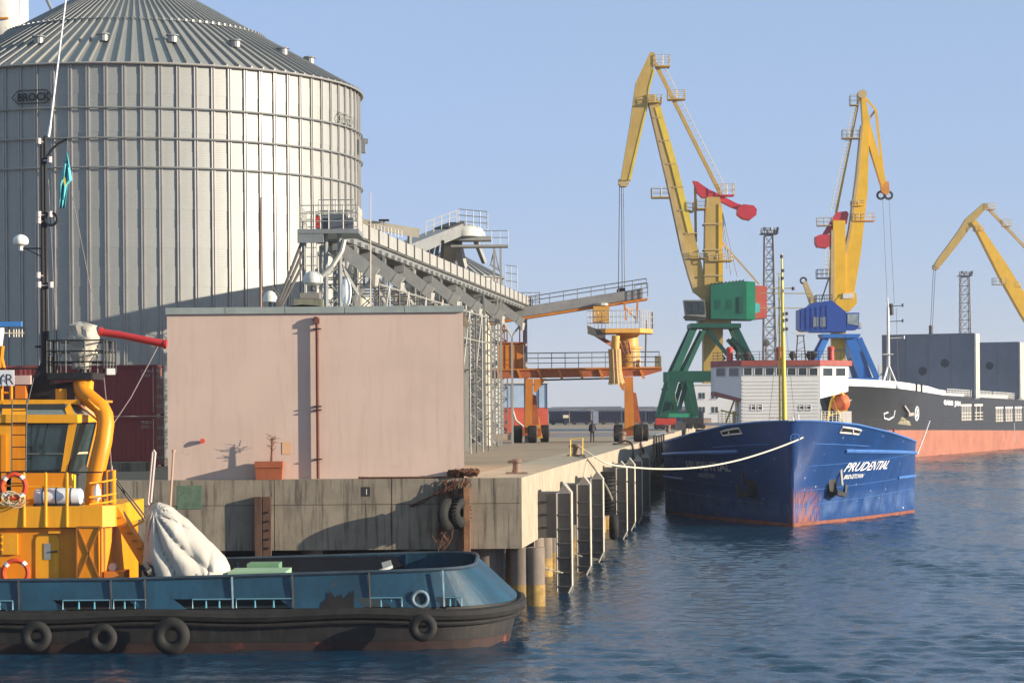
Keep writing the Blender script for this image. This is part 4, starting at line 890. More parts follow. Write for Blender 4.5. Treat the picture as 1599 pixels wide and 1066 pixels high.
# ---- floodlight masts
def flood(label,px,ytop,d,w0,w1):
    base=V(P(px,640,d).x,d,DECK); t=thing('floodlight_mast',label,'light mast',base,'floodlight masts'); zt=P(px,ytop+14,d).z
    lattice(t,base,w0,w1,DECK+.01,zt,16,M('mast_steel',lin(105,105,108),.6,.2),.14)
    b=MB(); b.box(V(base.x,d,zt+.4),(4.0,4.0,.25)); b.rail([base+V(-2,-2,zt+.5-DECK),base+V(2,-2,zt+.5-DECK),base+V(2,2,zt+.5-DECK)],1.1,.8,.07,2); b.build('head_platform',darksteel,t)
    for k in range(6):
        b=MB(); q=V(base.x-1.9+k*.76,d-2,zt+.9+.6*(k%2)); b.box(q,(.6,.5,.7),.3*k); b.build('floodlight',darksteel if k%3 else galv,t)
flood('lattice floodlight mast rising behind the blue ship bridge',1203,354,546,3.4,2.0)
flood('far lattice floodlight mast behind the raised hatch covers',1508.5,419,717,3.6,2.6)
# ================================================================== ships
def tab(xs,ys,x):
    return float(np.interp(x,xs,ys))
class Hull:
    def __init__(h,O,ax,S,WL,DK,ZD,rake=.6): h.O=Vector(O); h.a=Vector(ax).normalized(); h.l=V(h.a.y,-h.a.x,0); h.S,h.WL,h.DK,h.ZD,h.rake=S,WL,DK,ZD,rake
    def zd(h,s): return tab(h.S,h.ZD,s)
    def hb(h,s,z):
        t=min(1,max(0,z/h.zd(s)))**1.7; return tab(h.S,h.WL,s)*(1-t)+tab(h.S,h.DK,s)*t
    def pt(h,sd,s,z,o=0):
        b=h.hb(s,z)+o; rk=-h.rake*max(0,z)/7*max(0,1-s/14); return h.O+h.a*(s+rk)+h.l*(sd*b)+UP*z
    def shell(h,ss,z0f,z1f,n=6):
        b=MB(); rows=[]
        for sd,seq in ((-1,list(reversed(ss))),(1,ss)):
            for s in seq: rows.append([h.pt(sd,s,z0f(s)+(z1f(s)-z0f(s))*j/n) for j in range(n+1)])
        b.grid(rows); return b
    def strip(h,sd,pts,r,n=6):
        b=MB(); b.path([h.pt(sd,s,z,.03) for s,z in pts],r,n); return b
    def s_at(h,sd,px,z,smax=19.5):          # station where the side shows at a picture column
        best=(1e9,0)
        for i in range(int(smax/.03)):
            q=h.pt(sd,i*.03,z); e=abs(q.x/q.y*F+800-px)
            if e<best[0]: best=(e,i*.03)
        return best[1]
    def text(h,name,txt,size,sd,pxa,pxb,z0,mat,parent,dz=0,**kw):
        vs,_=text_mesh(txt,size,**kw); x0=min(p.x for p in vs); x1=max(p.x for p in vs); sm=19.5 if h is H else 110; sa,sb=h.s_at(sd,pxa,z0,sm),h.s_at(sd,pxb,z0,sm)
        def fn(x,y):
            t=(x-x0)/(x1-x0); return h.pt(sd,sa+(sb-sa)*t,z0+y+dz*t,.03)
        return text_part(name,txt,size,fn,mat,parent,**kw)
# ---- blue ship
H=Hull((18.65,153.6,0),(QS,1,0),[0,.7,1.6,3,8,14,20,27,140],[.05,.4,.9,1.65,4.3,7.0,9.3,9.6,9.6],[.2,1.9,3.1,4.4,6.9,8.6,9.45,9.6,9.6],[7.05,7.0,6.9,6.75,6.15,5.6,5.3,5.2,5.0])
bs=thing('blue_cargo_ship','blue cargo ship with white bridge and yellow foremast moored bow on','ship',(18.65,153.6,0))
def hull_blue():
    m=M('ship_blue',(.007,.044,.165),.42,0,.2,.35,.35,(.010,.03,.09),rust=.05,rcol=(.2,.1,.06),rscale=2.2,bump=1.0,bscale=.9)
    t=m.node_tree; N=t.nodes; L=t.links; b=N['Principled BSDF']
    tc=N.new('ShaderNodeTexCoord'); sp=N.new('ShaderNodeSeparateXYZ'); L.new(tc.outputs['Object'],sp.inputs[0])
    def mr(src,a,bb,lo,hi): r=N.new('ShaderNodeMapRange'); r.inputs[1].default_value=a; r.inputs[2].default_value=bb; r.inputs[3].default_value=lo; r.inputs[4].default_value=hi; L.new(src,r.inputs[0]); return r.outputs[0]
    def mul(a,c): r=N.new('ShaderNodeMath'); r.operation='MULTIPLY'; L.new(a,r.inputs[0]); L.new(c,r.inputs[1]); return r.outputs[0]
    n=N.new('ShaderNodeTexNoise'); n.inputs['Scale'].default_value=1.6; n.inputs['Detail'].default_value=7; k=N.new('ShaderNodeMapping'); k.inputs['Scale'].default_value=(4.5,4.5,.35); L.new(tc.outputs['Object'],k.inputs[0]); L.new(k.outputs[0],n.inputs['Vector'])
    # rust runs below the anchor pocket near the stem
    near=mul(mul(mr(sp.outputs[0],1.5,2.4,1,0),mr(sp.outputs[0],-.35,.05,0,1)),mr(sp.outputs[2],1.7,2.7,1,0)); f=mul(near,mr(n.outputs['Fac'],.42,.54,0,.95))
    src=b.inputs['Base Color'].links[0].from_socket
    mx=N.new('ShaderNodeMix'); mx.data_type='RGBA'; L.new(f,mx.inputs[0]); L.new(src,mx.inputs[6]); mx.inputs[7].default_value=(.30,.09,.025,1)
    # pale scuffed band above the waterline
    n2=N.new('ShaderNodeTexNoise'); n2.inputs['Scale'].default_value=.8; n2.inputs['Detail'].default_value=6; L.new(tc.outputs['Object'],n2.inputs['Vector'])
    f2=mul(mul(mr(sp.outputs[2],2.2,1.4,0,1),mr(sp.outputs[2],.2,.9,0,1)),mr(n2.outputs['Fac'],.35,.75,0,.7))
    m2=N.new('ShaderNodeMix'); m2.data_type='RGBA'; L.new(f2,m2.inputs[0]); L.new(mx.outputs[2],m2.inputs[6]); m2.inputs[7].default_value=(.10,.17,.34,1)
    # chipped white scratches
    n3=N.new('ShaderNodeTexNoise'); n3.inputs['Scale'].default_value=2.6; n3.inputs['Detail'].default_value=3; L.new(tc.outputs['Object'],n3.inputs['Vector'])
    f3=mul(mr(n3.outputs['Fac'],.70,.73,0,.8),mr(sp.outputs[2],5.5,.5,.35,1))
    m3=N.new('ShaderNodeMix'); m3.data_type='RGBA'; L.new(f3,m3.inputs[0]); L.new(m2.outputs[2],m3.inputs[6]); m3.inputs[7].default_value=(.55,.55,.55,1)
    L.new(m3.outputs[2],b.inputs['Base Color']); return m
hb=hull_blue(); ss=[0,.2,.45,.7,1.1,1.6,2.2,3,4,5,6,8,10,12,14,16,18,20,22,24,27,40,70,100,140]
H.shell(ss,lambda s:.23,lambda s:H.zd(s),9).build('hull',hb,bs,True)
boot=M('boot_red',(.20,.06,.035),.7,0,.35,1.5,.5,(.08,.035,.02),rust=.3,rcol=(.05,.04,.04))
H.shell(ss,lambda s:-2.5,lambda s:.225,3).build('boot_topping',boot,bs,True)
b=MB(); rows=[[H.pt(-1,s,H.zd(s)-.75,-.05),H.pt(1,s,H.zd(s)-.75,-.05)] for s in ss]; b.grid(rows); b.build('deck',M('ship_deck',lin(90,60,52),.8,0,.2,1),bs)
b=MB(); rows=[[H.pt(sd,140,z) for sd in (-1,1)] for z in (-2.5,H.zd(140))]; b.grid(rows); b.build('transom',hb,bs)
strk=M('strake_blue',(.06,.16,.42),.4,0,.15,1,.2)
for sd in (-1,1):
    H.strip(sd,[(s,H.zd(s)) for s in ss],.07).build('bulwark_rail',strk,bs,True)
    H.strip(sd,[(3.6+i*1.5,4.95-.045*i*1.0) for i in range(13)],.14).build('rubbing_strake',strk,bs,True)
    H.strip(sd,[(15+i*.9,2.75) for i in range(8)],.11).build('rubbing_strake',strk,bs,True)
    H.strip(sd,[(.8+i*.8,5.5-.04*i) for i in range(8)],.03,4).build('weld_seam',strk,bs)
for sd in (1,-1):
    for z in (1.35,2.35,4.0): H.strip(sd,[(.3+i*.8,z+.02*i) for i in range(25)],.018,4).build('plate_seam',strk if sd>0 else hb,bs)
    for s in (3.2,6.1,9.2,12.4,15.6): H.strip(sd,[(s,z*.5+.4) for z in range(9)],.016,4).build('plate_seam',strk if sd>0 else hb,bs)
wl=M('ship_lettering',(.8,.8,.8),.5)
H.text('name_lettering','PRUDENTIAL',.86,1,1316,1384,3.52,wl,bs,shear=.28,bold=.010); H.text('port_lettering','BRIDGETOWN',.42,1,1316,1346,3.0,wl,bs,shear=.28,bold=.004)
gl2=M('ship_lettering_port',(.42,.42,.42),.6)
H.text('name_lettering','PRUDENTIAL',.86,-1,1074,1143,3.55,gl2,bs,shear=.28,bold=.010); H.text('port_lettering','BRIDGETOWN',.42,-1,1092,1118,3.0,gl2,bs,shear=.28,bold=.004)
# mooring ports cut at the bow
for sd,s0 in ((1,2.0),(-1,2.2)):
    fr=MB(); z=H.zd(s0)-.62
    q=[H.pt(sd,s0+e*1.9,z-.16*e+dz*(.36-.1*e),.06) for e,dz in ((0,0),(.25,0),(.5,0),(.75,0),(1,0),(1,1),(.75,1),(.5,1),(.25,1),(0,1))]
    fr.path(q,.07,5,True); f_=fr.build('mooring_port',white,bs)
    b=MB(); b.add(q,[(0,1,8,9),(1,2,7,8),(2,3,6,7),(3,4,5,6)]); b.build('port_opening',black,f_)
    b=MB(); m_=(q[2]+q[7])/2; b.tube(m_-UP*.18,m_+UP*.16,.06); b.build('roller',white,f_)
b=MB(); q=H.pt(1,0,5.9)-V(.05,.5,0); b.torus(q-H.a*.3,.3,.035,'Y',20,6); b.beam(q-H.a*.3-V(0,0,.28),q-H.a*.3+V(0,0,.28),.05); b.beam(q-H.a*.3-V(.2,0,0),q-H.a*.3+V(.2,0,0),.05); b.build('bow_emblem',strk,bs)
# anchors
am=M('anchor_black',(.014,.013,.013),.6,0,.3,3,rust=.06)
def anchor(h,sd,s,z,par,k=1.0):
    c=h.pt(sd,s,z,.15*k); n=(h.pt(sd,s,z,1)-h.pt(sd,s,z,0)).normalized(); a=h.a
    t=thing('anchor','stocked in its pocket','anchor',c) ; return t,c,n,a
for sd in (1,-1):
    a=(H.pt(sd,4.6,2.7)-H.pt(sd,3.2,2.7)); a.z=0; a.normalize(); n=V(a.y,-a.x,0); n=n if n.dot(H.l)*sd>0 else -n; c=H.pt(sd,3.9,2.7)+n*.2
    b=MB(); b.lathe(V(0,0,0),[(1.05,0),(1.0,.12),(.75,.16)],18,'Z'); 
    R=Matrix((a,UP,n*1)).transposed(); b.v=[H.pt(sd,3.9,2.75)-n*.05+R@V(v.x*.62,v.y*.95,v.z) for v in b.v]; pk=b.build('anchor_pocket',am,bs,True)
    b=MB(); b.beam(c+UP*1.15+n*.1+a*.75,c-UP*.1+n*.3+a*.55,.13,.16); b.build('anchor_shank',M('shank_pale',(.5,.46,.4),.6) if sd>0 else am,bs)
    b=MB(); b.beam(c-UP*.55-a*.5+n*.3,c-UP*.75+a*.75+n*.35,.35,.3); b.beam(c-UP*.75+a*.75+n*.35,c-UP*.05+a*.95+n*.4,.28,.2,w2=.08); b.beam(c-UP*.55-a*.5+n*.3,c+UP*.15-a*.62+n*.35,.28,.2,w2=.08); b.build('anchor_flukes',am,bs)
# foremast on the forecastle
ym=M('mast_yellow',(.68,.52,.07),.45,0,.1,1,.2)
mb0=P(1226,660,170); mt=P(1221,396,170)
b=MB(); b.tube(V(mb0.x,170,5.0),P(1223,520,170),.2,.15,12); b.tube(P(1223,520,170),mt,.15,.06,10); fm=b.build('foremast',ym,bs,True)
b=MB(); q0=V(mb0.x-.38,170,5.2); b.tube(q0,P(1217,430,170),.08,.05,8); b.build('mast_ladder_pole',ym,fm,True)
b=MB()
for k in range(20): z=6+k*.62; xx=mb0.x-.36-(z-5)*.012; b.tube((xx,170,z),(xx+.3,170,z),.02,n=4)
b.build('rung',ym,fm)
for y,x0,x1 in ((450,1205,1240),(458,1188,1266),(481,1188,1256)): b=MB(); b.tube(P(x0,y,170),P(x1,y,170),.035); b.build('yard',M('yard_tan',(.4,.32,.12),.6),fm)
for k,(x,y) in enumerate(((1229,487),(1229,497),(1229,511),(1221,398),(1223,420),(1222,432),(1239,448))): b=MB(); b.tube(P(x,y,169.8),P(x,y+5,169.8),.11); b.build('mast_lamp',darksteel,fm)
b=MB(); b.path([P(1221,440,170),P(1207,600,168),P(1200,668,160)],.015,4); b.path([P(1221,440,170),P(1245,690,156)],.012,4); b.build('stay_wire',ropek,fm)
b=MB(); b.box(V(mb0.x-.1,169,6.0),(1.0,1.0,1.3)); b.box(V(mb0.x+.8,168.6,5.9),(.5,.6,.9)); b.tube(V(mb0.x+.5,168,6.4),V(mb0.x+1.4,168,6.4),.2); b.build('windlass',steel,bs)
b=MB(); b.path([P(1239,662,167),P(1238,650,167),P(1247,647,167),P(1248,662,167)],.06,6); b.build('vent_hoop',white,bs)
# ---- bridge
BD=280
wv=M('bridge_white',(.66,.65,.62),.45,0,.04,.5,.15,(.5,.46,.4)); 
br=thing('ship_bridge','x','x',(0,0,0)); bpy.data.objects.remove(br)
def facet(name,pts,th,mat,par=bs):
    b=MB(); b.prism([P(*p) for p in pts],(0,th,0)); return b.build(name,mat,par)
sup=facet('bridge_front',[(1158,571,BD),(1281,571,BD),(1281,668,BD),(1158,668,BD)],7,wv)
lf=facet('bridge_wing',[(1116,572,BD+5),(1157.6,571.5,BD+.05),(1157.6,622,BD+.05),(1116,611,BD+5)],5,wv); 
rf=facet('bridge_wing',[(1281.4,571.5,BD+.05),(1325,572,BD+5),(1325,611,BD+5),(1281.4,622,BD+.05)],5,wv)
facet('lower_house',[(1159,622,BD+3),(1280,622,BD+3),(1280,668,BD+3),(1159,668,BD+3)],9,wv)
for k in range(13):
    y=594+k*5.6; b=MB(); b.bx(P(1160,y,BD-.05),P(1279,y+.8,BD-.002)); b.build('plating_rib',wv,sup)
rd=M('bridge_red',(.28,.06,.045),.5,0,.15,1)
facet('roof_fascia',[(1110,564,BD+5.4),(1158,562,BD-.4),(1281,562,BD-.4),(1331,564,BD+5.4),(1331,570.5,BD+5.4),(1281,570.5,BD-.4),(1158,570.5,BD-.4),(1110,570.5,BD+5.4)],.01,rd)
b=MB(); poly=[P(1110,564,BD+5.4),P(1158,562,BD-.4),P(1281,562,BD-.4),P(1331,564,BD+5.4),P(1331,564,BD+11),P(1110,564,BD+11)]; zr=P(1220,562.5,BD).z; zb=P(1220,570.8,BD).z
b.prism([V(p.x,p.y,zb) for p in poly],(0,0,zr-zb)); b.build('roof',rd,bs)
facet('wing_underside',[(1116,611.5,BD+5),(1157,622.5,BD+.1),(1157,626,BD+.1),(1116,617,BD+5)],5,rd)
def win(x0,x1,y0,y1,d0,d1,par,o=.03):
    pts=[P(x0,y0,d0),P(x1,y0,d1),P(x1,y1,d1),P(x0,y1,d0)]; nn=V(0,-o,0)
    b=MB(); b.add([p+nn*1.0 for p in pts],[(0,1,2,3)]); wo=b.build('window',glass,par)
    b=MB(); b.path([p+nn*1.5 for p in pts],.04,4,True); b.build('frame',wv,wo)
    return wo
for k in range(7): win(1161.5+k*17.1,1174.5+k*17.1,574.5,586,BD,BD,sup)
for x0,x1 in ((1119,1133),(1139,1154)): win(x0,x1,574.5,587.5,BD+5-(x0-1116)/41.6*4.95-.02,BD+5-(x1-1116)/41.6*4.95-.02,lf,.06)
for x0,x1 in ((1286,1300),(1306,1320)): win(x0,x1,574.5,587,BD+.05+(x0-1281.4)/43.6*4.95-.02,BD+.05+(x1-1281.4)/43.6*4.95-.02,rf,.06)
for x in (1173.5,1184,1249,1260): win(x,x+6.5,631.5,641,BD,BD,sup)
text_part('warning_lettering','SHIP SAFE',.35,lambda x,y:P(1203,653,BD-.04)+V(x,0,y),darksteel,sup)
b=MB(); b.rail([V(P(1114,562,BD+5.6).x,BD+5.6,zr),V(P(1160,562,BD).x,BD,zr),V(P(1279,562,BD).x,BD,zr),V(P(1327,562,BD+5.6).x,BD+5.6,zr)],1.1,1.0,.035,3); b.build('roof_railing',darksteel,bs)
for x,d in ((1140,BD+2),(1217,BD+3),(1298,BD+2)):
    b=MB(); q0=V(P(x,560,d).x,d,zr); b.tube(q0,q0+UP*1.25,.42,.38,12); b.lathe(q0+UP*1.2,[(.42,0),(.45,.3),(.3,.5),(.05,.56)],12); b.build('ventilator',red,bs,True)
b=MB(); 
q0=V(P(1251,560,BD+2).x,BD+2,zr)
for sx,sy in ((-.6,-.4),(.6,-.4),(.6,.4),(-.6,.4)): b.tube(q0+V(sx,sy,0),q0+V(sx*.6,sy*.6,3.0),.05)
for k in range(3): b.tube(q0+V(-.55+.05*k,-.35,.8*k+.4),q0+V(.5-.05*k,-.35,.8*k+.9),.03)
b.box(q0+UP*3.05,(1.0,.7,.12)); rt=b.build('radar_tower',steel,bs)
b=MB(); b.box(q0+UP*3.35,(1.9,.18,.22)); b.build('radar_scanner',white,rt)
for x,s in ((1167,.55),(1238,.45),(1270,.6),(1153,.4),(1264,.4)): b=MB(); q1=V(P(x,560,BD+1.5).x,BD+1.5,zr); b.lathe(q1+UP*.62,[(.1,-.6),(s*.7,-.3),(s,.1),(s*.6,.45),(.05,.55)],10); b.build('searchlight',darksteel,bs,True)
q1=V(P(1197,560,BD+2).x,BD+2,zr); b=MB(); b.tube(q1,q1+UP*1.8,.09); b.lathe(q1+UP*2.2,[(.05,-.15),(.42,-.1),(.45,.05),(.05,.15)],14,'Y'); b.build('horn_dish',steel,bs,True)
# lifeboats, davits, side rails
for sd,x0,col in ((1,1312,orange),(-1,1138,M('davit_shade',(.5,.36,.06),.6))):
    d=BD+6; c0=P(x0,628,d)
    if sd>0:
        lb=thing('lifeboat','orange enclosed lifeboat hanging in yellow davits beside the ship bridge','lifeboat',c0); b=MB(); b.lathe(V(0,0,0),[(.1,-3.4),(.8,-2.6),(1.1,-1.2),(1.15,.5),(1.0,2.0),(.5,3.0),(.05,3.3)],16,'Y'); b.v=[c0+V(v.x*1.0,v.y,v.z*1.05) for v in b.v]; b.build('shell',M('lifeboat_orange',(.62,.13,.04),.5,0,.1),lb,True)
        b=MB(); b.box(c0+V(0,-.5,.95),(1.0,2.0,.5)); b.build('canopy',M('lifeboat_orange',(.6,.1,.03)),lb); b=MB(); b.path([c0+V(-1.2,-2,.3),c0+V(0,-2.6,-.2),c0+V(1.15,-2,.3)],.05,5); b.build('grab_line',white,lb)
    for dd in (-2.2,2.0):
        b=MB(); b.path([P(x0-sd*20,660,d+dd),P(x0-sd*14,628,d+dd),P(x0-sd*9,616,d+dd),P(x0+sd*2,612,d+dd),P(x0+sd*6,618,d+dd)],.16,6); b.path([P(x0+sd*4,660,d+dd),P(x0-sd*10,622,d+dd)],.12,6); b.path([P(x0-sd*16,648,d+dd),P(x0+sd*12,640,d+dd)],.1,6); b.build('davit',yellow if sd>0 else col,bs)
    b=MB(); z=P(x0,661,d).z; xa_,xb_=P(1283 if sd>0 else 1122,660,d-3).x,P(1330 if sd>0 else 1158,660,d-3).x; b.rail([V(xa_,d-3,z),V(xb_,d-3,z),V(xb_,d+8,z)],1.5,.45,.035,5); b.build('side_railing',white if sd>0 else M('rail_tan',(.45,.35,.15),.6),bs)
facet('side_deck',[(1112,661,BD+2),(1331,661,BD+2),(1331,664,BD+2),(1112,664,BD+2)],12,wv)
# hatches on the main deck and white mooring rope
b=MB(); rows=[]; 
for k in range(4): a0=H.O+H.a*(32+k*21); b.prism([a0+H.l*-6+UP*4.4,a0+H.l*6+UP*4.4,a0+H.l*6+H.a*19+UP*4.4,a0+H.l*-6+H.a*19+UP*4.4],(0,0,.7)); b.build('hatch_cover',M('hatch_grey',lin(110,100,96),.7),bs); b=MB()
def rope_thing(label,pts,r,mat):
    P_=[Vector(p) for p in pts]; out_=[]
    for i in range(len(P_)-1):
        p0,p1,p2,p3=P_[max(0,i-1)],P_[i],P_[i+1],P_[min(len(P_)-1,i+2)]
        for k in range(6):
            t=k/6; out_.append(.5*((2*p1)+(-p0+p2)*t+(2*p0-5*p1+4*p2-p3)*t*t+(-p0+3*p1-3*p2+p3)*t**3))
    out_.append(P_[-1]); b=MB(); b.path(out_,r,7); o=b.build('mooring_rope',mat,None,True); tag(o,label,'rope'); return o
wrope=M('white_rope',lin(205,198,176),.9,0,.12,6)
rope_thing('white mooring rope sagging from the quay bollard to the blue bow',[B2+V(.2,-.2,.55),P(945,722,134),P(985,729,136),P(1040,732,138.5),P(1095,729,141.5),P(1150,719,145),P(1200,704,148.5),P(1240,689,151.5),P(1262,679,154.6)],.052,wrope)
rope_thing('dark rope running down from the bollard to the fender frames',[B2+V(.3,-.3,.1),V(edge(128,.1),128,5.1),V(edge(124,1.3),124,3.9),V(edge(123,1.75),123,3.1)],.05,M('grey_rope',lin(150,140,125),.9))
rope_thing('tarred rope looped over the quay edge by the far bollard',[B3+V(.2,-.2,.3),V(edge(172,.1),172,5.2),V(edge(170,.3),170,3.6),V(edge(177,.35),177,3.2),V(edge(184,.1),184,5.2)],.08,M('tar_rope',lin(70,62,54),.9))
rope_thing('tarred rope drooping along the quay wall beside the blue bow',[V(edge(184,.1),184,5.15),V(edge(187,.35),187,3.8),V(edge(193,.35),193,3.3),V(edge(201,.35),201,3.6),V(edge(208,.1),208,5.2)],.09,MATS['tar_rope'])
# ---- black ship
K=Hull((49.5,346.5,0),(.423,.906,0),[0,4,9,16,24,36,140],[.1,2.2,4.6,6.5,7,7,7],[2.3,4.7,6.3,7,7,7,7],[11.0,10.85,10.65,10.3,10.0,9.55,8.3],rake=2.6)
ks=thing('black_cargo_ship','black and salmon hulled cargo ship with white bow bulwark and open hatches','ship',(49.5,346.5,0))
kb_=M('hull_black',(.016,.017,.020),.5,0,.2,.4,.35,(.06,.06,.06)); kr=M('hull_salmon',(.32,.115,.07),.75,0,.2,.4,.5,(.20,.09,.065)); kg=M('hull_dark_grey',(.05,.055,.06),.5,0,.15,.5,.3)
sk_=[0,1,2,3,4,6,8,10,13,16,20,24,30,36,37,50,70,100,140]; zbk=lambda s:4.4-.0125*s
K.shell(sk_,lambda s:-3,zbk,4).build('boot_topping',kr,ks,True)
K.shell(sk_,lambda s:zbk(s)+.01,lambda s:K.zd(s),8).build('hull',kb_,ks,True)
wbk=[0,1,2,3,4,6,8,10,13,16,20,24,30,35]
b=K.shell(wbk,lambda s:K.zd(s)+.01,lambda s:K.zd(s)+(1.05 if s<30 else .8),1); b.build('bow_bulwark',M('bulwark_white',(.72,.71,.68),.5,0,.05,1,.3,(.4,.36,.3)),ks,True)
b=MB(); b.grid([[K.pt(-1,s,K.zd(s)-.1,-.05),K.pt(1,s,K.zd(s)-.1,-.05)] for s in sk_]); b.build('deck',M('ship_deck',lin(90,60,52)),ks)
b=MB(); b.grid([[K.pt(sd,140,z) for sd in (-1,1)] for z in (-3,K.zd(140))]); b.build('transom',kb_,ks)
for s in (16.5,19.5):
    b=MB(); b.beam(K.pt(1,s,K.zd(s)-.1,.06),K.pt(1,s,K.zd(s)+1.2,.06),.5,.3); b.build('fairlead_post',black,ks)
for s0,s1 in ((37,52),(53,68),(69,84),(85,110)):
    b=MB(); b.rail([K.pt(1,s0,K.zd(s0),-.3),K.pt(1,s1,K.zd(s1),-.3)],1.15,1.0,.05,3); b.build('deck_railing',white,ks)
b=MB(); b.prism([K.pt(1,37,8.9,-1.5),K.pt(1,112,8.3,-1.5),K.pt(1,112,9.5,-1.5),K.pt(1,37,10.1,-1.5)],K.l*-11); b.build('hatch_coaming',white,ks)
# bulwark openings with white rails
pink=M('opening_stanchion',(.72,.66,.58),.6)
def opening(s0,s1,z0,z1,n,dark):
    b=MB(); q=[K.pt(1,s0,z0,.02),K.pt(1,s1,z0,.02),K.pt(1,s1,z1,.02),K.pt(1,s0,z1,.02)]; b.add(q,[(0,1,2,3)]); o=b.build('bulwark_opening',kg if not dark else black,ks)
    for k in range(n): s=s0+(s1-s0)*(k+.5)/n; b=MB(); b.beam(K.pt(1,s,z0,.1),K.pt(1,s,z1-.15,.1),.35 if not dark else .2,.1); b.build('stanchion',pink,o)
    for k in range(3): z=z0+.15+(z1-z0)*.22*k; b=MB(); b.tube(K.pt(1,s0,z,.16),K.pt(1,s1,z,.16),.06,n=4); b.build('rail_bar',pink,o)
    b=MB(); b.beam(K.pt(1,s0,z1,.1),K.pt(1,s1,z1,.1),.12,.3); b.build('top_lip',pink,o)
opening(44.5,51.5,5.4,8.0,4,False); opening(53.5,59.5,5.4,8.0,2,True)
for k in range(5): opening(69+k*7.5,74.8+k*7.5,5.0,7.5,3,k==4)
for (s0,s1,z) in ((3,40,5.9),(38,110,5.15)): K.strip(1,[(s0+(s1-s0)*i/10,z-.01*(s1-s0)*i/10) for i in range(11)],.06,4).build('weld_seam',kg,ks)
K.text('name_lettering','GARIB  JUM',1.0,1,1474,1500,8.15,wl,ks,dz=-.25,bold=.05)
# thruster mark, bulb mark, anchor pocket, draught scale
def disc(s,z,R): 
    return [K.pt(1,s+R*math.cos(a),z+R*math.sin(a),.03) for a in [2*math.pi*i/20 for i in range(20)]]
b=MB(); b.path(disc(17.5,6.75,1.05),.12,5,True); b.path([K.pt(1,17.0,6.1,.05),K.pt(1,18.0,7.4,.05)],.12,5); b.path([K.pt(1,18.0,6.1,.05),K.pt(1,17.0,7.4,.05)],.12,5); b.build('thruster_mark',wl,ks)
b=MB(); b.path([K.pt(1,9.8,7.3,.04),K.pt(1,9.7,6.3,.04),K.pt(1,8.6,5.9,.04),K.pt(1,7.6,6.1,.04),K.pt(1,7.4,6.8,.04),K.pt(1,8.2,7.0,.04)],.13,5); b.build('bulb_mark',wl,ks)
b=MB(); b.add([K.pt(1,11.8,8.2,.03),K.pt(1,15.6,8.4,.03),K.pt(1,15.8,6.6,.03),K.pt(1,14.8,5.7,.03),K.pt(1,12.3,6.6,.03)],[(0,1,2,3,4)]); ap=b.build('anchor_pocket',black,ks)
b=MB(); b.beam(K.pt(1,12.2,8.0,.2),K.pt(1,13.9,6.8,.3),.3,.3); b.beam(K.pt(1,13.2,6.6,.3),K.pt(1,14.8,6.7,.3),.7,.5); b.build('anchor',M('anchor_grey',(.32,.28,.25),.7),ap)
b=MB(); b.add([K.pt(1,12.3,6.3,.025),K.pt(1,14.9,5.5,.025),K.pt(1,15.4,4.9,.025),K.pt(1,11.3,5.2,.025)],[(0,1,2,3)]); b.build('anchor_stain',M('stain_tan',(.22,.19,.13),.8,0,.4,1.5),ap)
b=MB()
for k in range(22): b.box(K.pt(1,24-.28*k,5.5-.235*k,.06),(.42,.3,.13),math.atan2(K.a.y,K.a.x))
stuff(b.build('draught_marks',wl,ks))
b=MB(); b.beam(K.pt(1,84,4.7,.05),K.pt(1,84,1.0,.05),.1,.25); b.build('load_line',wl,ks)
for k,s in enumerate((3.5,7.2,10.2)): b=MB(); b.tube(K.pt(1,s,4.5,.08),K.pt(1,s,2.4,.08),.18,n=6); b.build('hull_stripe',boot,ks)
# foremast of the black ship
q0=P(1388,600,352); b=MB(); b.tube(V(q0.x,352,10.5),P(1387,480,352),.28,.2,10); b.tube(P(1387,480,352),P(1386,464,352),.12); fm=b.build('foremast',white,ks,True)
for y,x1 in ((478,1410),(502,1410),(528,1412)): b=MB(); b.tube(P(1387,y,352),P(x1,y-1,352),.06); b.tube(P(x1,y-4,352),P(x1,y+1,352),.14); b.build('lamp_arm',white if y>510 else darksteel,fm)
b=MB(); b.path([P(1400,480,352),P(1402,560,352),P(1404,595,352)],.03,4); b.build('stay_wire',ropek,fm)
for sx in (-1,1): b=MB(); b.beam(V(q0.x,352,14.2),V(q0.x+sx*1.3,351,10.6),.22,.3); b.build('mast_leg',white,fm)
b=MB(); b.box(P(1387,553,351.6),(1.6,.8,.15)); b.box(P(1375,578,352),(.5,.6,1.6)); b.build('mast_box',white,fm)
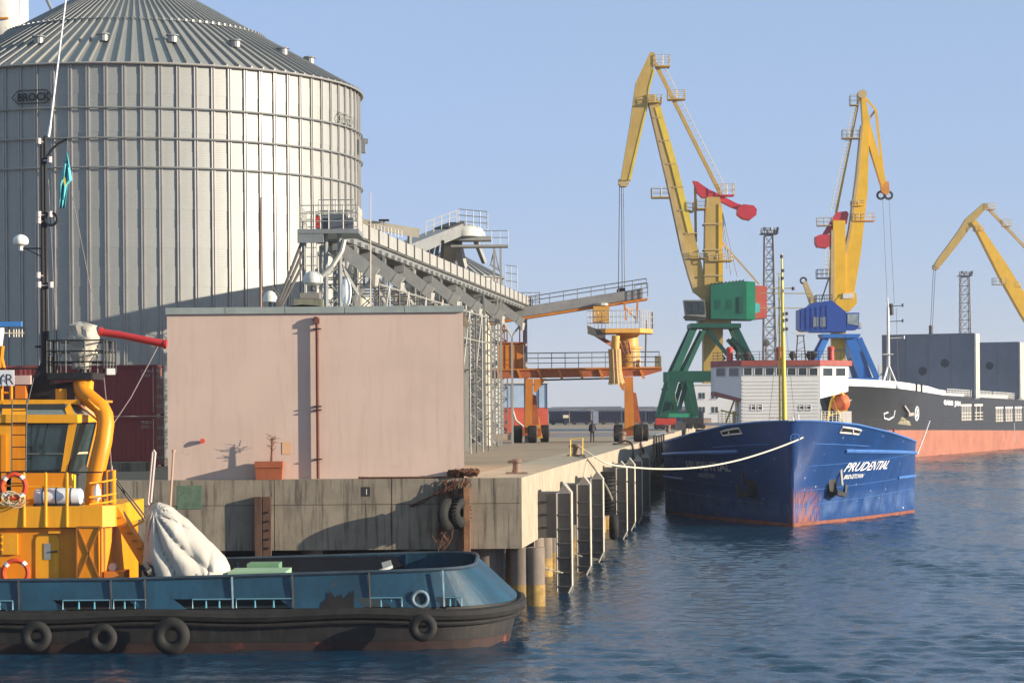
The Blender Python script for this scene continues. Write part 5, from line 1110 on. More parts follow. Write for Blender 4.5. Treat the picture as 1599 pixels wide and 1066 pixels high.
# folded hatch covers standing open
hc=M('hatch_slate',lin(112,119,132),.6,0,.12,.25,.3,lin(90,97,110)); hw=M('hatch_edge_cream',(.66,.62,.52),.6)
def hatch(s,ztop,wl_,wr,label):
    root=thing('hatch_cover',label,'hatch cover',K.O+K.a*s+UP*9.2,'raised hatch covers of the black ship')
    o0=K.O+K.a*s
    for k in range(3):
        A=o0+K.a*(k*.95); n=1
        b=MB(); b.prism([A-K.l*wl_+UP*9.0,A+K.l*wr+UP*9.0,A+K.l*wr+UP*(ztop-.06*k),A-K.l*wl_+UP*(ztop-.06*k)],K.a*.75); lf_=b.build('leaf',hc,root)
        b=MB(); b.prism([A+K.l*(wr+.005)+UP*9.2,A+K.l*(wr+.3)+UP*9.2,A+K.l*(wr+.3)+UP*(ztop-.1),A+K.l*(wr+.005)+UP*(ztop-.1)],K.a*.6); b.build('edge_strip',hw,lf_)
    for (u,z) in ((.3,15.2),(-.25,13.9)):
        b=MB(); c_=o0+K.l*(u*7)+UP*z-K.a*.03; b.add([c_+K.l*.75*math.cos(t)+UP*.75*math.sin(t) for t in [2*math.pi*i/14 for i in range(14)]],[tuple(range(14))]); b.build('rubbed_mark',M('hatch_mark',lin(56,62,72),.7,0,.3,2),root)
    for k in range(5):
        b=MB(); u=-wl_+.2+(wl_+wr-.4)*k/4; b.beam(o0+K.l*u+UP*9.1-K.a*.05,o0+K.l*u+UP*(ztop-.2)-K.a*.05,.12,.05,up=K.a); b.build('seam',hc,root)
hatch(53.5,20.25,8.9,7.2,'tall slate grey hatch cover standing folded nearest the black bow')
hatch(86,19.5,8.5,7.5,'slate grey hatch cover standing folded farther aft at the picture edge')
# ================================================================== tug
YC=81.6
tug=thing('tug_boat','yellow and blue tug boat lying along the quay in front','tug boat',(-12,YC,0))
def plan(hb,xe,a=4.2,x0=-27.0,st=.5,p=2.9):
    pts=[]; x=x0
    while x<xe-a-.01: pts.append((x,YC-hb)); x+=st
    for i in range(0,37):
        t=-math.pi/2+math.pi*i/36; c,s=math.cos(t),math.sin(t)
        pts.append((xe-a+a*abs(c)**(2/p),YC+hb*math.copysign(abs(s)**(2/p),s)))
    x-=st
    while x>=x0-.01: pts.append((x,YC+hb)); x-=st
    return pts
hullk=M('tug_black',(.022,.020,.019),.6,0,.35,.8,.4,(.07,.06,.05),rust=.10,rcol=(.09,.035,.02),rscale=1.0); tb=M('tug_blue',(.012,.054,.092),.48,0,.35,.5,.5,(.014,.028,.042),rust=.24,rcol=(.045,.042,.045),rscale=.8,bump=.8,bscale=1.3)
tred=M('tug_red',(.035,.018,.015),.7,0,.4,1.2,.4,(.02,.014,.012),rust=.5,rcol=(.20,.045,.025),rscale=.45)
def loft(levels,name,mat):
    b=MB(); rows=[[V(x,y,z) for x,y in plan(hb,xe)] for hb,xe,z in levels]; n=min(len(r) for r in rows); b.grid([r[:n] if len(r)==n else r[:n] for r in rows]); return b
def lofteq(levels):
    b=MB(); base=[plan(hb,xe,x0=-27.0+ (xe-.0)) for hb,xe,z in levels]; n=min(len(q) for q in base)
    b.grid([[V(x,y,levels[j][2]) for x,y in base[j][:n]] for j in range(len(levels))]); return b
lofteq([(4.5,-.3,-1.2),(4.75,-.1,0),(4.8,-.05,.30)]).build('boot_topping',tred,tug,True)
lofteq([(4.81,-.04,.305),(4.9,.05,.7),(4.95,.1,1.0),(4.95,.12,1.42)]).build('hull',hullk,tug,True)
for z,r,e in ((1.2,.2,.12),(.92,.08,.05)):
    b=MB(); b.path([V(x,y,z+ .05*math.sin(x*.9)) for x,y in plan(5.0,e+.15,x0=-27+e+.15)],r,8); b.build('rubber_fender',rubber,tug,True)
b=MB(); pp_=plan(4.85,0.0); b.add([V(x,y,1.45) for x,y in pp_],[tuple(range(len(pp_)))]); b.build('deck',M('tug_deck',(.05,.07,.06),.7,0,.25,1.5),tug)
def pxX(px,d=76.85): return (px-800)/F*d
ports=[(pxX(a),pxX(b_)) for a,b_ in ((-40,20),(98,171),(177,227),(300,362),(368,455),(577,626),(692,719))]
zt_=lambda x: 2.40+.022*max(0,x+13)
lo=plan(4.95,.12,x0=-27.0+.12); hi=plan(4.72,-1.28,x0=-27.0-1.28,p=5); n=min(len(lo),len(hi)); mid=n//2
for i in range(n-1):
    (x0,y0),(x1,y1)=lo[i],lo[i+1]; (u0,v0),(u1,v1)=hi[i],hi[i+1]
    near=i<mid-8; xm=(x0+x1)/2; op=near and any(a<xm<c for a,c in ports)
    zb0=1.43 if not op else 1.76
    def lp(xa,ya,ua,va,z): t=(z-1.43)/(zt_(ua)-1.43); return V(xa+(ua-xa)*t,ya+(va-ya)*t,z)
    A=lp(x0,y0,u0,v0,zb0); B=lp(x1,y1,u1,v1,zb0); C_=V(u1,v1,zt_(u1)); D_=V(u0,v0,zt_(u0))
    if i==0: outer=[]; 
    outer.append((A,B,C_,D_))
b=MB()
for A,B,C_,D_ in outer:
    cen=V((A.x+B.x)/2,(A.y+B.y)/2,0); inn=V(min(-6,cen.x)-0,YC,0)-cen; inn.z=0; inn=inn.normalized()*.07
    b.prism([A,B,C_,D_],inn)
b.build('bulwark',tb,tug)
b=MB(); b.path([V(x,y,zt_(x)+.02) for x,y in hi],.07,6); b.build('bulwark_rail',M('rail_dark',(.03,.05,.07),.5,0,.3,2),tug,True)
for px in (30,174,227,363,457,577,692):
    x=pxX(px); b=MB(); b.beam(V(x,YC-4.97,1.45),V(x-.05,YC-4.79,zt_(x)),.06,.05); b.build('bulwark_seam',M('seam_pale',(.16,.24,.3),.5,0,.3,3) if px in (363,692) else darksteel,tug)
for (a,c) in ports:
    b=MB(); b.path([V(a,YC-4.97,1.46),V(a,YC-4.93,1.75),V(c,YC-4.93,1.75),V(c,YC-4.97,1.46)],.025,4); fp=b.build('freeing_port_frame',M('port_edge',(.12,.26,.32),.5),tug)
    for k in range(2): b=MB(); x=a+(c-a)*(k+1)/3; b.tube(V(x,YC-4.9,1.46),V(x,YC-4.88,1.74),.035,.02,6); b.build('port_bar',M('port_bar_blue',(.10,.3,.4),.5),fp)
b=MB(); b.bx((-26,77.55,1.46),(-6.5,77.6,1.95)); b.build('port_shade_strip',M('port_shade_dark',(.02,.03,.035),.7,0,.3,1),tug)  # dark strip added to colour in the shade behind the freeing ports
# scorched, torn plate
b=MB(); y=YC-4.96; pts=[(500,952),(503,940),(512,934),(514,922),(519,926),(524,934),(533,927),(537,936),(546,928),(553,920),(553,953)]
b.add([P(px,py,76.66) for px,py in pts],[tuple(range(len(pts)))]); b.v=[V(v.x,YC-4.93+ (v.z-1.45)*.16-.03,v.z) for v in b.v]; b.build('scorched_plate',M('scorch',(.010,.009,.010),.9,0,.5,2),tug)
b=MB(); c0=P(657,934,76.9); c0=V(c0.x,YC-4.90,c0.z); b.torus(c0,.25,.06,'Y',20,8); rg=b.build('fairlead_ring',M('ring_grey',(.18,.24,.27),.5,0,.3,3),tug,True); b=MB(); b.lathe(c0+V(0,.02,0),[(.24,-.01),(.24,.01)],16,'Y'); b.build('fairlead_bore',M('bore',(.02,.03,.04),.7),rg)
# inside of the far bulwark
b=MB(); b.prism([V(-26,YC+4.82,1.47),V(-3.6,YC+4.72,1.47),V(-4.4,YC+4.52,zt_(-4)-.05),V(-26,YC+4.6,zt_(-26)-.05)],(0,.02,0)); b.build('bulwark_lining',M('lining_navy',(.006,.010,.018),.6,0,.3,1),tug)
for k in range(14):
    x=-1.9-k*1.05; b=MB(); b.beam(V(x,YC+4.78,1.5),V(x,YC+4.62,zt_(x)),.05,.12); b.build('bulwark_stay',MATS['tug_blue'],tug)
for px,py in ((580,862),(600,868),(645,875),(690,868)):
    pass
b=MB(); b.beam(P(590,893,78.2),P(612,884,79),.1,.1); b.build('deck_bar',M('fitting_pale',(.3,.32,.31),.6),tug)
b=MB(); b.beam(P(598,884,84),P(612,880,84),.12,.3); b.build('deck_fitting',M('fitting_pale',(.3,.32,.31)),tug)
gb=M('hatch_green',(.16,.29,.14),.6,0,.15,1,.2)
b=MB(); b.bx(P(358,896,78.6),P(455,908,80.6)); b.build('deck_hatch',gb,tug); b=MB(); b.bx(P(386,880,80.8),P(441,895,82)); b.build('hatch_housing',M('housing_green',(.13,.25,.14),.6),tug)
b=MB(); b.bx(P(356,893,78.5),P(456,896.5,80.7)); b.build('hatch_lid',M('lid_green',(.27,.42,.26),.6),tug)
# tyres along the side
for px,py,R,lab in ((57,993,.52,'tyre hung on the tug side, farthest left'),(161,995,.48,'tyre hung on the tug side below the yellow door'),(268,992,.62,'largest tyre hung on the tug side below the canvas cover'),(661,979,.47,'tyre hung on the tug side under the round fairlead')):
    c0=P(px,py,76.1); tyre('old_tyre','black '+lab,V(c0.x,76.08,c0.z),R,R*.34,'Y','tyres on the tug side',sq=.9)
# ---- deck house
ty=tugyellow; ylight=M('tug_yellow_light',(.76,.33,.012),.45,0,.08,.8,.25,(.4,.17,.02),rust=.08,rcol=(.25,.11,.03),rscale=2.5)
hx=P(160,850,78.4).x
b=MB(); b.prism([V(-27,78.4,1.46),V(hx,78.4,1.46),V(hx+.25,78.8,1.46),V(hx+.25,84.4,1.46),V(-27,84.4,1.46)],(0,0,P(80,824,78.4).z-1.46)); dh=b.build('deck_house',ty,tug)
za,zb=P(80,823,78.3).z,P(80,790,78.3).z
b=MB(); b.prism([V(-27,78.2,za),V(hx+.05,78.2,za),V(hx+.42,78.6,za),V(hx+.42,84.7,za),V(-27,84.7,za)],(0,0,zb-za)); b.build('bridge_deck',ylight,tug)
b=MB(); b.pp([(56,905),(56,842),(60,835),(88,835),(93,842),(93,905)],78.36,.08); dr=b.build('door',ylight,dh)
b=MB(); b.bx(P(69,848,78.34),P(80,873,78.36)); b.build('window',M('door_window',(.22,.23,.22),.3),dr); b=MB(); b.tube(P(80,861,78.32),P(90,860,78.32),.03); b.build('handle',darksteel,dr)
b=MB(); b.bx(P(76,829,78.25),P(98,832,78.4)); b.build('door_hood',ylight,dr)
lk=MB(); lk.bx(P(121,822,78.15),P(157,905,78.398)); lk=lk.build('locker',ty,dh)
rb=M('brace_brown',(.30,.12,.02),.6)
for a_,b_ in (((121,822),(157,822)),((120.5,822),(120.5,905)),((157.5,822),(157.5,905)),((122,824),(156,903)),((156,824),(122,903))): b=MB(); b.beam(P(*a_,78.12),P(*b_,78.12),.05,.05); b.build('brace',rb,lk)
b=MB(); b.bx(P(3,833,78.3),P(29,865,78.398)); hp_=b.build('hatch_panel',ylight,dh)
for k in range(3):
    b=MB(); b.tube(P(2+k*.01,838+k*10,78.28),P(4,838+k*10,78.28),.05); b.build('dog',ylight,hp_)
b=MB(); b.tube(P(163,820,78.5),P(163,905,78.5),.05); b.build('drain_pipe',rb,dh)
b=MB(); b.pp([(165,792),(182,788),(242,884),(226,892)],78.9,.75); ib=b.build('inclined_beam',ty,tug)
for k in range(7): b=MB(); c0=P(186+k*8,808+k*12,78.86); b.box(c0,(.16,.05,.06)); b.build('lug',rb,ib)
b=MB(); b.bx(P(163,796,79.6),P(198,886,82)); b.build('casing_panel',M('casing_orange',(.75,.29,.01),.45,0,.08,.8,.15),tug)
b=MB(); b.beam(P(206,823,78.8),P(226,812,78.8),.07); b.build('bracket_bar',ty,ib)
b=MB(); b.bx(P(163,892,78.3),P(203,906,79.5)); b.build('deck_box',M('box_orange',(.6,.18,.02),.5),tug); b=MB(); b.lathe(P(177,885,78.8),[(.13,-.2),(.16,0),(.1,.18)],12,'Y'); b.build('winch_end',M('winch_pale',(.5,.45,.38),.6),tug,True)
b=MB(); b.tube(P(224,880,78.2),P(240,900,78.2),.16); b.tube(P(228,895,78),P(245,882,78.4),.12); b.build('tow_gear',darksteel,tug)
# ---- rails of the bridge deck
b=MB()
for x in (38,72,105): b.tube(P(x,737,78.25),P(x,822,78.18),.05,n=6)
b.tube(P(38,760,78.24),P(112,760,78.24),.03); b.tube(P(-30,758,78.24),P(38,758,78.24),.03); b.build('deck_stanchion',ylight,tug)
b=MB(); b.tube(P(-40,737,78.24),P(160,737,78.24),.025,n=5); b.build('hand_line',black,tug)
for x in (160,170,179): b=MB(); b.bx(P(x-3.5,734,79.4),P(x+3,786,79.9)); b.build('rail_locker',MATS['casing_orange'],tug)
b=MB()
for y in (752,774,785): b.path([P(140,y+2,78.5),P(160,y,78.7),P(182,y-4,79.3)],.03,5)
b.build('curved_rail',ylight,tug)
# ---- wheelhouse with real panes set between pillars
WD=79.6
def wq(name,pts,mat,par=tug,th=.12):
    b=MB(); q=[P(*p) for p in pts]; n=(q[1]-q[0]).cross(q[-1]-q[0]).normalized()
    if n.y<0: n=-n
    b.prism(q,n*th); return b.build(name,mat,par)
def face(x,y): return (x,y,WD)
def fr(x,y):   # right facet: leans back
    return (x,y,WD+ (x-(105 if y>700 else 121))/30*1.9)
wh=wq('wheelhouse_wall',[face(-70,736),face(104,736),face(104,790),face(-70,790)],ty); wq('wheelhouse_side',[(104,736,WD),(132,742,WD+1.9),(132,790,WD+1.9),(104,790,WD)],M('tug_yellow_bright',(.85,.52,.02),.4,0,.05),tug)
wq('pillar',[face(-70,660),face(-40,660),face(-40,736),face(-70,736)],ty); wq('pillar',[face(20,660),face(41,660),face(41,736),face(20,736)],ty)
wq('door',[face(-6,662),face(19,662),face(19,789),face(-6,789)],ylight,wh,.08); wq('door_panel',[(2,678,WD-.05),(10,678,WD-.05),(10,785,WD-.05),(2,785,WD-.05)],ty,wh,.04)
wq('pillar',[face(108,660),face(122,660),face(105,736),face(95,736)],ylight)
wq('pillar',[(150,657,WD+1.7),(155,657,WD+1.9),(134,742,WD+1.9),(131,742,WD+1.8)],ty)
tgl=M('wheelhouse_glass',(.02,.04,.045),.08,0,.6,1.4,spec=.7)
wq('side_window',[(41,661,WD+.06),(107.5,661,WD+.06),(96,735,WD+.06),(41,735,WD+.06)],tgl,tug,.03)
wq('front_window',[(122,661,WD+.06),(150,660,WD+1.75),(131,742,WD+1.85),(106,736,WD+.06)],tgl,tug,.03)
for pts in ([(41,661,WD+.03),(107.5,661,WD+.03),(96,735,WD+.03),(41,735,WD+.03)],[(122,661,WD+.02),(150,660,WD+1.7),(131,742,WD+1.8),(106,736,WD+.02)]):
    b=MB(); b.path([P(*p) for p in pts],.035,5,True); b.build('window_gasket',black,tug)
b=MB(); b.tube(P(74,662,WD-.02),P(66,700,WD-.02),.015); b.tube(P(61,694,WD-.02),P(70,708,WD-.02),.02); b.build('wiper',black,tug)
wq('window_bar',[(114,706,WD+.3),(138,705,WD+1.6),(138,708,WD+1.6),(114,709,WD+.3)],M('bar_tan',(.5,.4,.25),.5),tug,.03)
wq('window_bar',[(41,707,WD-.0),(99.5,707,WD-.0),(99.3,709,WD-.0),(41,709,WD-.0)],M('bar_dark',(.1,.12,.1),.5),tug,.03)
wq('eyebrow',[(-70,647,WD-.12),(121,647,WD-.12),(122,660,WD-.12),(-70,660,WD-.12)],ylight,tug,.3); wq('eyebrow',[(121,647,WD-.12),(155,648,WD+1.9),(155,658,WD+1.9),(122,660,WD-.12)],ylight,tug,.3)
# sloping upper panes and roof
wq('roof_window',[(44,631,WD+.55),(99,631,WD+.55),(105,647,WD-.0),(40,647,WD-.0)],M('upper_glass',(.16,.20,.19),.12,0,.3,1,spec=.6),tug,.03)
wq('roof_window',[(110,631,WD+.55),(126,632,WD+1.2),(146,648,WD+1.75),(117,647,WD+.05)],MATS['upper_glass'],tug,.03)
wq('roof_window',[(-40,631,WD+.55),(5,631,WD+.55),(3,647,WD),(-40,647,WD)],MATS['upper_glass'],tug,.03)
wq('roof_pillar',[(99,629,WD+.5),(110,629,WD+.5),(118,648,WD-.05),(105,648,WD-.05)],ylight,tug,.1); wq('roof_pillar',[(5,629,WD+.5),(44,629,WD+.5),(40,648,WD-.05),(3,648,WD-.05)],ylight,tug,.1)
wq('roof_edge',[(-70,623,WD+.5),(124,624,WD+.5),(126,631,WD+.5),(-70,631,WD+.5)],ylight,tug,.2); wq('roof_edge',[(124,624,WD+.5),(150,646,WD+1.9),(148,650,WD+1.9),(122,631,WD+.5)],M('eave_pink',(.75,.42,.2),.5),tug,.15)
b=MB(); zz=P(60,626,WD+.6).z; zw=P(60,652,WD).z; z0=P(60,789,WD).z
b.prism([V(P(-70,600,WD).x,WD+.6,zz-.06),V(P(122,600,WD).x,WD+.6,zz-.06),V(P(140,600,WD).x,WD+2.2,zz-.06),V(P(140,600,WD).x,WD+4.6,zz-.06),V(P(-70,600,WD).x,WD+4.6,zz-.06)],(0,0,.08)); b.build('roof',ty,tug)
b=MB(); b.prism([V(P(-70,600,WD).x,WD+.25,z0),V(P(100,600,WD).x,WD+.25,z0),V(P(124,600,WD).x,WD+2.2,z0),V(P(124,600,WD).x,WD+4.4,z0),V(P(-70,600,WD).x,WD+4.4,z0)],(0,0,zz-.1-z0)); b.build('interior_core',M('interior_dark',(.03,.035,.035),.8),tug)
b=MB(); c0=P(96,615,WD+1); b.tube(c0-UP*.22,c0+UP*.18,.2,n=14); b.build('roof_vent',ylight,tug,True)
# ladder on the side
b=MB(); b.ladder(P(29,792,WD-.35),P(31,622,WD-.35),.5,.38,.022); b.tube(P(41,640,WD-.35),P(53,590,WD),.025); b.build('ladder',black,tug)
# big bent exhaust pipe
b=MB(); b.path([P(128,598,80.6),P(129,607,80.5),P(134,616,80.4),P(148,628,80.2),P(158,636,80.1),P(164,648,80),P(165.5,662,79.9),P(162,690,79.7),P(156,716,79.6),P(150,742,79.6),P(147,765,79.6),P(147,788,79.6)],.3,14); ep=b.build('exhaust_pipe',ty,tug,True)
b=MB(); b.tube(P(139,597,80.6),P(138,612,80.4),.18,n=12); b.build('pipe_branch',ylight,ep,True); b=MB(); b.path([P(151,634,80.1)+V(.36*math.cos(a)*.75,.0,.36*math.cos(a)*-.66)+V(0,.36*math.sin(a),0) for a in [i*.5236 for i in range(12)]],.05,6,True); b.build('pipe_collar',ylight,ep)
b=MB(); b.path([P(124,630,80),P(140,645,79.9),P(152,655,79.8)],.04,5); b.build('thin_pipe',M('pipe_red_tan',(.5,.2,.12),.5),tug)
# ---- monitor platform, mast and gear
b=MB(); b.bx(P(74,582,80.2),P(164,593,82.8)); pf=b.build('monitor_platform',black,tug)
b=MB(); b.pp([(38,624),(50,592),(70,556),(76,556),(78,600),(112,596),(124,598),(116,624)],81.2,1.2); b.build('mast_base',black,tug)
zp=P(120,582,81).z; b=MB(); xa_,xb_=P(74,582,80.3).x,P(163,582,80.3).x; b.rail([V(xa_,80.25,zp),V(xb_,80.25,zp),V(xb_,82.7,zp),V(xa_,82.7,zp),V(xa_,80.25,zp)],1.12,.66,.03,3); b.build('platform_railing',black,pf)
b=MB(); b.box(P(173,580,80.2),(.3,.2,.22),.4); b.build('floodlight',M('lamp_grey',(.5,.5,.48),.4),pf)
b=MB(); b.tube(V(P(69,620,81.6).x,81.6,8.3),P(66,215,81.6),.10,.07,8); b.tube(V(P(74,600,81.6).x,81.6,8.6),P(71,212,81.6),.06,.05,8); ms=b.build('mast',M('mast_black',(.02,.018,.018),.5),tug,True)
b=MB()
for k in range(18): y=560-k*19; b.tube(P(67.8-k*.1,y,81.6),P(73-k*.15,y,81.6),.025,n=4)
b.build('mast_spreader',black,ms)
lpm=M('nav_lamp',(.6,.5,.46),.5)
for x,y in ((61,216),(61,330),(61,340),(79,330),(61,440),(80,440),(78,245),(60,425)): b=MB(); b.tube(P(x,y,81.5),P(x,y+9,81.5),.085,n=10); b.tube(P(x,y+5,81.5),P(68,y+6,81.5),.025,n=4); b.build('navigation_lamp',lpm,ms)
b=MB(); b.tube(P(76,214,81.6),P(79,196,81.6),.055,.05,8); b.tube(P(79,196,81.6),P(107,-30,81.6),.04,.03,6); b.build('whip_antenna',M('whip_white',(.75,.72,.7),.4),ms)
b=MB(); b.path([P(71,250,81.6),P(82,233,81.6),P(92,224,81.6),P(106,217,81.6)],.045,6); b.build('gaff',black,ms)
b=MB(); c0=P(80,342,81.5); b.torus(c0,.22,.05,'Y',14,6); b.build('loud_hailer',black,ms)
for x0,y0,x1,y1 in ((72,300,78,575),(112,300,146,470),(76,280,90,560)): b=MB(); b.tube(P(x0,y0,81.6),P(x1,y1,81.6),.012,n=4); b.build('halyard',ropek,ms)
b=MB(); b.beam(P(36,388,81.6),P(68,388,81.6),.05); b.beam(P(42,389,81.6),P(68,402,81.6),.04); b.build('dome_arm',black,ms)
b=MB(); c0=P(33,377,81.6); b.lathe(c0,[(.04,-.18),(.12,-.16),(.25,-.1),(.28,0),(.25,.12),(.15,.21),(.02,.25)],18); b.tube(c0-UP*.32,c0-UP*.1,.08); b.build('satellite_dome',M('dome_bright',(.8,.77,.7),.4),ms,True)
b=MB(); b.tube(P(56,541,81.6),P(68,541,81.6),.04); b.build('mast_stub',black,ms)
# flag
def cloth(name,label,cat,rows,mat,group=None):
    b=MB(); b.grid(rows); o=b.build(name,mat,None,True); tag(o,label,cat,group)
    m=o.modifiers.new('thickness','SOLIDIFY'); m.thickness=.012; return o
fm_=M('flag_teal',(.10,.42,.46),.8,0,.12,3,bump=0)
rows=[]
for j in range(15):
    t=j/14; y=237+88*t; 
    if t<.55: w0,w1=105-11*t/.55,105+9*t/.55
    else: w0,w1=94-1*(t-.55)/.45,107-5*(t-.55)/.45
    rows.append([P(w0+(w1-w0)*i/8,y,81.6+.10*math.sin(i*1.5+j*.35)) for i in range(9)])
fl=cloth('flag','limp turquoise flag with a yellow mark hanging from the tug mast','flag',rows,fm_)
b=MB(); b.add([P(99,280,81.42),P(102,276,81.42),P(104,288,81.42),P(101,291,81.42)],[(0,1,2,3)]); b.build('yellow_mark',M('flag_yellow',(.7,.6,.1),.8),fl,local=False)
b=MB(); b.tube(P(106,217,81.6),P(105,238,81.6),.012,n=4); b.build('flag_line',ropek,fl)
# fire monitor under its cover
mo=thing('fire_monitor','red fire monitor pointing right on the tug platform','fire monitor',V(P(140,580,81.2).x,81.2,zp))
b=MB(); b.tube(P(155,518,81.2),P(190,523,81.2),.13,.13,12); b.tube(P(190,523,81.2),P(258,537,81.2),.12,.14,12); b.tube(P(257,537,81.2),P(261,537.5,81.2),.17,.17,12); b.tube(P(155,517.5,81.2),P(160,518.5,81.2),.17,.17,12); b.build('barrel',M('monitor_red',(.42,.03,.03),.45,0,.1),mo,True)
b=MB(); b.tube(V(P(130,580,81.2).x,81.2,zp),P(132,540,81.2),.14,.12,10); b.path([P(140,582,81.2),P(142,560,81.2),P(150,545,81)],.06,6); b.build('pedestal',steel,mo)
canv=M('canvas_cover',(.44,.40,.33),.9,0,.12,2,.2,(.3,.27,.22))
rows=[]
random.seed(4)
for j in range(13):
    t=j/12; y=502+74*t; hw=(23*(1-abs(t-.35)**1.3*.9)+2*math.sin(j*1.7)); cx=128+7*math.sin(t*2.6)-6*t; r=[]
    for i in range(29):
        a=2*math.pi*i/28; wv_=1+.09*math.sin(6*a+j*.8)+.05*math.sin(11*a-j); r.append(P(cx+hw*math.cos(a)*wv_*(.18 if j==0 else 1),y,81.1+hw/44*math.sin(a)*wv_*(.18 if j==0 else 1)))
    rows.append(r)
cloth('canvas_cover','bleached canvas tied over the fire monitor on the tug','cover',rows,canv)
# left edge gear
b=MB(); b.bx(P(-40,578,79.2),P(23,602,79.25)); nb_=b.build('name_board',M('board_white',(.72,.72,.72),.5),tug); text_part('board_lettering','TYR',.52,lambda x,y:P(22,600,79.15)+V(x,0,y),M('letter_navy',(.03,.03,.06),.5),nb_,align='RIGHT')
b=MB(); b.tube(P(3,602,79.4),P(3,625,79.4),.06); b.tube(P(18,602,79.4),P(18,625,79.4),.06); b.tube(P(2,613,79.4),P(19,613,79.4),.04); b.tube(P(-2,600,80),P(4,540,80),.08); b.tube(P(12,600,80),P(2,555,80),.07); b.build('board_frame',ty,tug)
b=MB(); b.bx(P(23,586,80),P(50,600,80.2)); b.build('striped_board',M('board_stripe',(.5,.36,.32),.6),tug); b=MB(); b.bx(P(24,602,80.4),P(44,622,80.8)); b.build('orange_locker',MATS['box_orange'],tug)
b=MB(); b.box(P(0,506,80.4),(1.55,.2,.17)); sc_=b.build('radar_scanner',M('scanner_blue',(.05,.20,.50),.4),tug); b=MB(); b.tube(P(-2,512,80.4),P(-2,545,80.4),.22,.12,10); b.build('radar_pedestal',white,sc_)
b=MB(); b.tube(P(5,520,80.5),P(38,520,80.5),.025,n=5); [b.tube(P(x,514,80.5),P(x,526,80.5),.018,n=4) for x in (15,22,26,30,35)]; b.build('yagi_antenna',M('antenna_cream',(.55,.5,.38),.5),tug)
b=MB(); b.tube(P(-30,575,79.9),P(60,575,79.9),.025); b.build('roof_rail',black,tug)
# life rings
lr=M('ring_orange',(.62,.07,.02),.5,0,.08,2); lw=M('ring_white',(.72,.7,.66),.5)
for px,py,R,lab in ((22,759,.40,'orange life ring on the tug bridge deck rail'),(25,894,.42,'orange and white life ring standing against the tug deck house')):
    c0=P(px,py,78.1); t=thing('life_ring',lab,'life ring',c0); b=MB(); b.torus(c0,R,.085,'Y',28,8); b.build('ring',lr,t,True)
    for k in range(4):
        b=MB(); a=math.pi/4+k*math.pi/2
        b.path([c0+V((R)*math.cos(a+e),0,(R)*math.sin(a+e)) for e in (-.16,0,.16)],.095,8); b.build('band',lw,t,True)
# bundle of line below the ring
t=thing('rope_coil','untidy coil of pale line below the bridge deck life ring','rope',P(18,785,78.1)); b=MB(); random.seed(9)
for k in range(10):
    c0=P(18+random.gauss(0,7),774+random.gauss(0,3),78.05); b.path([c0+V(.28*math.cos(i*.7+k),.05*math.sin(i),.2*math.sin(i*.7+k)-.1) for i in range(9)],.022,5)
b.build('line',ropem,t)
# life raft canister
c0=P(92,775,78.6); t=thing('raft_canister','white strapped life raft canister lying on the tug bridge deck','life raft',c0)
b=MB(); b.lathe(c0,[(.05,-.84),(.2,-.82),(.28,-.74),(.30,-.4),(.3,.4),(.28,.74),(.2,.82),(.05,.84)],18,'X'); b.build('shell',M('canister_white',(.62,.64,.68),.45,0,.15,2),t,True)
for x in (-.5,-.05,.45): b=MB(); b.tube(c0+V(x-.02,0,0),c0+V(x+.02,0,0),.31,n=18); b.build('strap',darksteel,t)
b=MB(); b.bx(P(52,786.5,78.35),P(130,790,79)); b.build('cradle',darksteel,t)
c0=P(152,768,79.0); t=thing('white_bag','small white wrapped bundle beside the bent pipe','bundle',c0); b=MB(); b.lathe(c0,[(.05,-.3),(.14,-.2),(.13,.05),(.06,.25),(.02,.32)],10); b.build('wrap',lw,t,True)
# ---- canvas covered deck machine
tc_=M('tarpaulin',(.44,.41,.36),.9,0,.07,1.2,.15,(.36,.33,.29),bump=.25,bscale=5)
prof=[(223,868),(226,830),(230,803),(236,788),(246,784.5),(258,787),(266,791),(280,803),(296,817),(312,832),(326,846),(340,860),(350,872),(356,884),(358.5,897)]
rows=[]; n=60; NC=96
for k in range(NC+1):
    t=k/NC; x=223+(358.5-223)*t; yt=float(np.interp(x,[p[0] for p in prof],[p[1] for p in prof])); zt2=P(x,yt,79).z; zb2=1.5; r=[]
    ends=min(1,t*9,(1-t)*7); wid=(.45+.5*ends)*(.75+.4*min(1,t*2.5)); X=P(x,yt,79).x
    for i in range(n+1):
        a=math.pi*i/n; cs=math.cos(a); sn=math.sin(a); g=sn**.6
        hz=zb2+(zt2-zb2)*g; yy=79.3-wid*math.copysign(abs(cs)**.7,cs)*(1.3-.4*sn)
        f=(1-g)*.8+.2; u=t*9.5; w1=hz*1.7
        # creases fan out from the gathered corner near the low end and from the peak
        d1=math.atan2(hz-2.15,(t-.78)*3.0+1e-3); d2=math.atan2(hz-4.6,(t-.14)*3.0)
        r1=min(1,math.hypot(hz-2.15,(t-.78)*3.0)/.7); r2=min(1,math.hypot(hz-4.6,(t-.14)*3.0)/.6)
        cr=lambda q:(abs(math.sin(q))**.6)*2-1
        fold=.13*cr(7.5*d2+.5*math.sin(hz*2.1))*min(1,r2*1.4)*(.35+f)+.10*cr(6*d1+.5)*math.exp(-r1*1.2)*min(1,r1*4)+.025*math.sin(23*t+hz*3)*f+.03*mnoise.noise(V(t*6,hz*1.5,3.3))
        r.append(V(X+.05*mnoise.noise(V(hz*2,t*6,7))*f,yy-fold*(1 if cs>0 else -1)*min(1,abs(cs)*3),hz+.05*mnoise.noise(V(t*9,i*.15,2))*sn+(.04*cr(u*3) if g<.08 else 0)))
    rows.append(r)
o=cloth('canvas_cover','large off-white tarpaulin draped over a machine on the tug deck','cover',rows,tc_)
